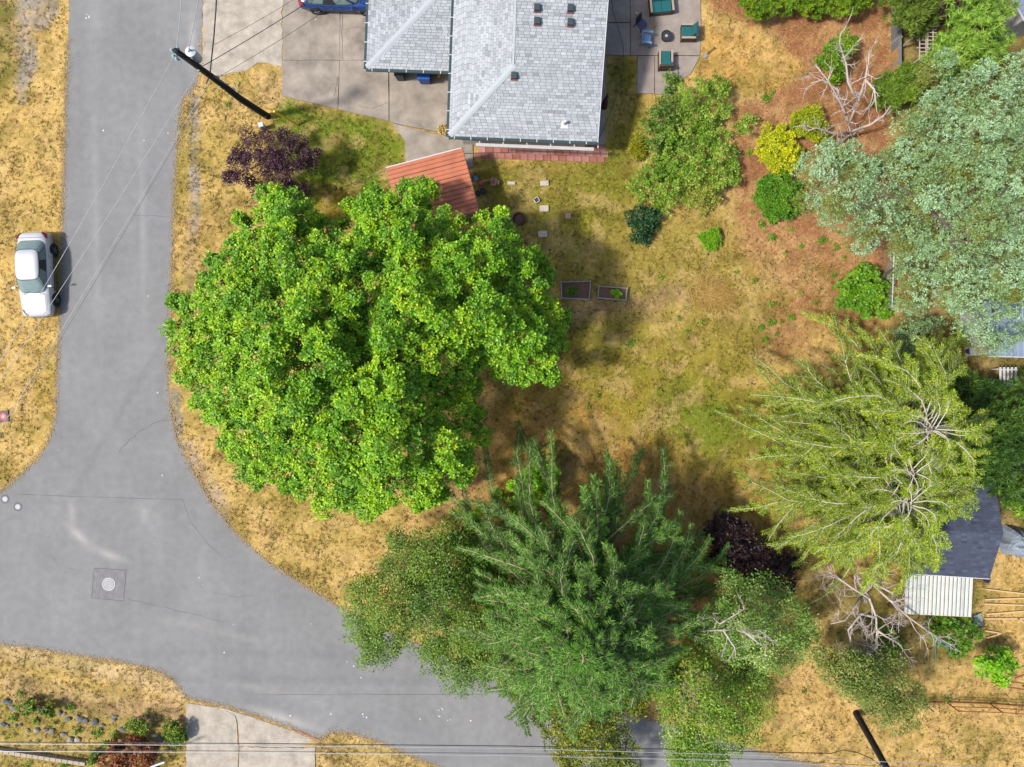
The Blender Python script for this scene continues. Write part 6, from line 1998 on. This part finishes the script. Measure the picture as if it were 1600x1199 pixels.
dead_tree('dead_branches', 'tangle of fallen bleached dead branches left of the lean-to', P(1350, 925), [
    [(1335, 900, 2.0), (1358, 935, 2.6), (1369, 965, 2.8), (1370, 990, 2.8), (1366, 1018, 2.6), (1358, 1041, 2.2)],
    [(1365, 915, 1.6), (1390, 938, 2.2), (1420, 965, 2.5), (1448, 985, 2.4), (1477, 1003, 2.0)],
    [(1358, 935, 2.6), (1330, 918, 2.6), (1300, 896, 2.6), (1285, 893, 2.6)],
    [(1350, 925, 1.2), (1335, 950, 2.0), (1320, 970, 2.4), (1298, 975, 2.6)],
    [(1369, 965, 2.8), (1345, 960, 2.7), (1325, 985, 2.6), (1330, 1005, 2.5)],
    [(1370, 985, 2.8), (1385, 995, 2.8), (1400, 1003, 2.7)], [(1352, 905, 1.5), (1400, 930, 1.9), (1405, 950, 2.0)], [(1366, 1010, 2.6), (1345, 1018, 2.4), (1335, 1022, 2.3)]], .075, 9, DEADW, 3, 1.1, cat='branches')
dead_tree('dead_birch_limbs', 'bare pale limbs sticking out among the grey-green birch', P(1100, 985), [
    [(1100, 985, 6.0), (1130, 985, 8.6), (1160, 985, 8.8), (1198, 984, 8.6)], [(1110, 960, 7), (1125, 975, 8.2), (1150, 960, 8.6), (1165, 950, 8.6)],
    [(1130, 985, 8.4), (1148, 1012, 8.4), (1150, 1030, 8.2)], [(1160, 985, 8.6), (1185, 1005, 8.6), (1200, 1015, 8.5)]], .05, 11, PALEBARK, 2, .8, cat='branches')

# ------------------------------------------------------------------ turf blades, chips, litter
def free_of_paving(px, py, margin=1.5):
    ok = np.ones(px.shape, bool)
    for poly in (ROAD, DRIVE, APRON, PATIO, SOUTHDRIVE, HOUSE, [(741, 220), (946, 228), (946, 250), (741, 247)]):
        ok &= sdist(px, py, poly) > margin * (-1 if poly is ROAD else 1) * .6
    return ok


rg = np.random.default_rng(77)
n = 104000
px, py = rg.uniform(-30, 1630, n), rg.uniform(-30, 1230, n)
ok = free_of_paving(px, py)
px, py = px[ok], py[ok]
ok = sdist(px, py, BARKZ) > -4 + rg.normal(size=len(px)) * 8
ok &= sdist(px, py, [(330, 420), (500, 380), (700, 400), (840, 480), (700, 600), (680, 740), (500, 760), (380, 700), (320, 560)]) > 0
px, py = px[ok], py[ok]
x, y = (px - CX) * S, (CY - py) * S
dens = fbm(x, y, .8, 91, 3)
ok = rg.random(len(x)) < np.clip((dens - .25) * 2.4, .15, 1)
x, y = x[ok], y[ok]
n = len(x)
tone = rg.choice([.65, .85, 1.05, 1.25, 1.5], n, p=[.12, .24, .32, .22, .10])
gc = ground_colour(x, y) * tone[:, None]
gr_ = rg.random(n) < .10
gc[gr_] = np.array(C(104, 116, 40)) * rg.uniform(.6, 1.3, (gr_.sum(), 1))
NB = 5
az = rg.random((n, NB)) * 6.283
el = rg.uniform(.05, .8, (n, NB))
d = np.stack([np.cos(az) * np.cos(el), np.sin(az) * np.cos(el), np.sin(el)], -1).reshape(-1, 3)
p0 = np.repeat(np.stack([x, y, np.full(n, -.02)], -1), NB, 0) + rg.normal(size=(n * NB, 3)) * np.array([.03, .03, 0])
L = Leaves()
L.add(p0, d, np.array([0, 0, 1.0]) + rg.normal(size=(n * NB, 3)) * .4, rg.uniform(.07, .19, n * NB), rg.uniform(.025, .05, n * NB), np.repeat(gc, NB, 0))
tf = L.build('turf_blades', T_NEEDLE, BLADEM, None, floor=None)
tf['kind'] = 'stuff'
tag(tf, 'dry straw-coloured turf blades across the verges and yard', 'grass')
n = 16000
px, py = rg.uniform(1090, 1400, n), rg.uniform(-20, 480, n)
ok = (sdist(px, py, BARKZ) < rg.normal(size=n) * 5) | (sdist(px, py, ZONES[13][0]) < 0)
px, py = px[ok], py[ok]
n = len(px)
x, y = (px - CX) * S, (CY - py) * S
az = rg.random(n) * 6.283
d = np.stack([np.cos(az), np.sin(az), rg.normal(size=n) * .25], -1)
L = Leaves()
L.add(np.stack([x, y, np.full(n, .01)], -1), d, np.array([0, 0, 1.0]) + rg.normal(size=(n, 3)) * .35, rg.uniform(.05, .13, n), rg.uniform(.02, .05, n), pal([(120, 76, 52), (160, 106, 74), (186, 136, 100), (226, 184, 140)], n, rg))
o = L.build('bark_chips', T_OVAL, attr_mat('chip', rough=.9), None, floor=0.0)
o['kind'] = 'stuff'
tag(o, 'reddish brown bark chips covering the planting bed', 'bark')
# loose grit and crumbled asphalt along the road edges
near = [(a, b) for a, b in zip(ROAD, ROAD[1:] + ROAD[:1]) if -60 < a[0] < 1650 and -60 < a[1] < 1260 and math.hypot(b[0] - a[0], b[1] - a[1]) < 300]
wts = np.array([math.hypot(b[0] - a[0], b[1] - a[1]) for a, b in near])
n = 15000
pk = rg.choice(len(near), n, p=wts / wts.sum())
A_, B_ = np.array([near[i][0] for i in pk], float), np.array([near[i][1] for i in pk], float)
tt = rg.random((n, 1))
e = unit(B_ - A_)
pq = A_ + (B_ - A_) * tt + np.stack([-e[:, 1], e[:, 0]], -1) * (rg.normal(size=(n, 1)) * 3.0)
az = rg.random(n) * 6.283
L = Leaves()
L.add(np.stack([(pq[:, 0] - CX) * S, (CY - pq[:, 1]) * S, np.full(n, .012)], -1), np.stack([np.cos(az), np.sin(az), rg.normal(size=n) * .2], -1), np.array([0, 0, 1.0]) + rg.normal(size=(n, 3)) * .3, rg.uniform(.03, .09, n), rg.uniform(.03, .07, n), pal([(150, 140, 128), (182, 164, 136), (206, 176, 128), (150, 130, 96)], n, rg))
o = L.build('edge_grit', T_OVAL, attr_mat('chip', rough=.9), None, floor=0.004)
o['kind'] = 'stuff'
tag(o, 'loose tan and grey grit along the crumbling road edges', 'grit')
n = 500
px, py = rg.uniform(750, 1040, n), rg.uniform(590, 760, n)
x, y = (px - CX) * S, (CY - py) * S
az = rg.random(n) * 6.283
L = Leaves()
L.add(np.stack([x, y, np.full(n, .04)], -1), np.stack([np.cos(az), np.sin(az), rg.normal(size=n) * .2], -1), np.array([0, 0, 1.0]) + rg.normal(size=(n, 3)) * .3, rg.uniform(.05, .12, n), rg.uniform(.04, .08, n), pal([(120, 84, 40), (170, 120, 50), (226, 190, 60), (196, 130, 90)], n, rg))
o = L.build('leaf_litter', T_OVAL, LEAFM, None)
o['kind'] = 'stuff'
tag(o, 'scattered fallen yellow and brown leaves in the maple shade', 'leaves')
n = 1500
c = P(1110, 462)
az = rg.normal(size=n) * .9 + .2
rr_ = np.abs(rg.normal(size=n))
x, y = c[0] + rg.normal(size=n) * .55, c[1] + rg.normal(size=n) * .4
L = Leaves()
L.add(np.stack([x, y, .02 + rg.random(n) * .16], -1), np.stack([np.cos(az), np.sin(az), rg.normal(size=n) * .15], -1), np.array([0, 0, 1.0]) + rg.normal(size=(n, 3)) * .3, rg.uniform(.3, .8, n), .022, pal([(190, 150, 84), (216, 180, 112), (230, 200, 140)], n, rg))
o = L.build('straw_heap', T_NEEDLE, BLADEM, None)
o['kind'] = 'stuff'
tag(o, 'flattened heap of pale straw stalks in the yard', 'straw')
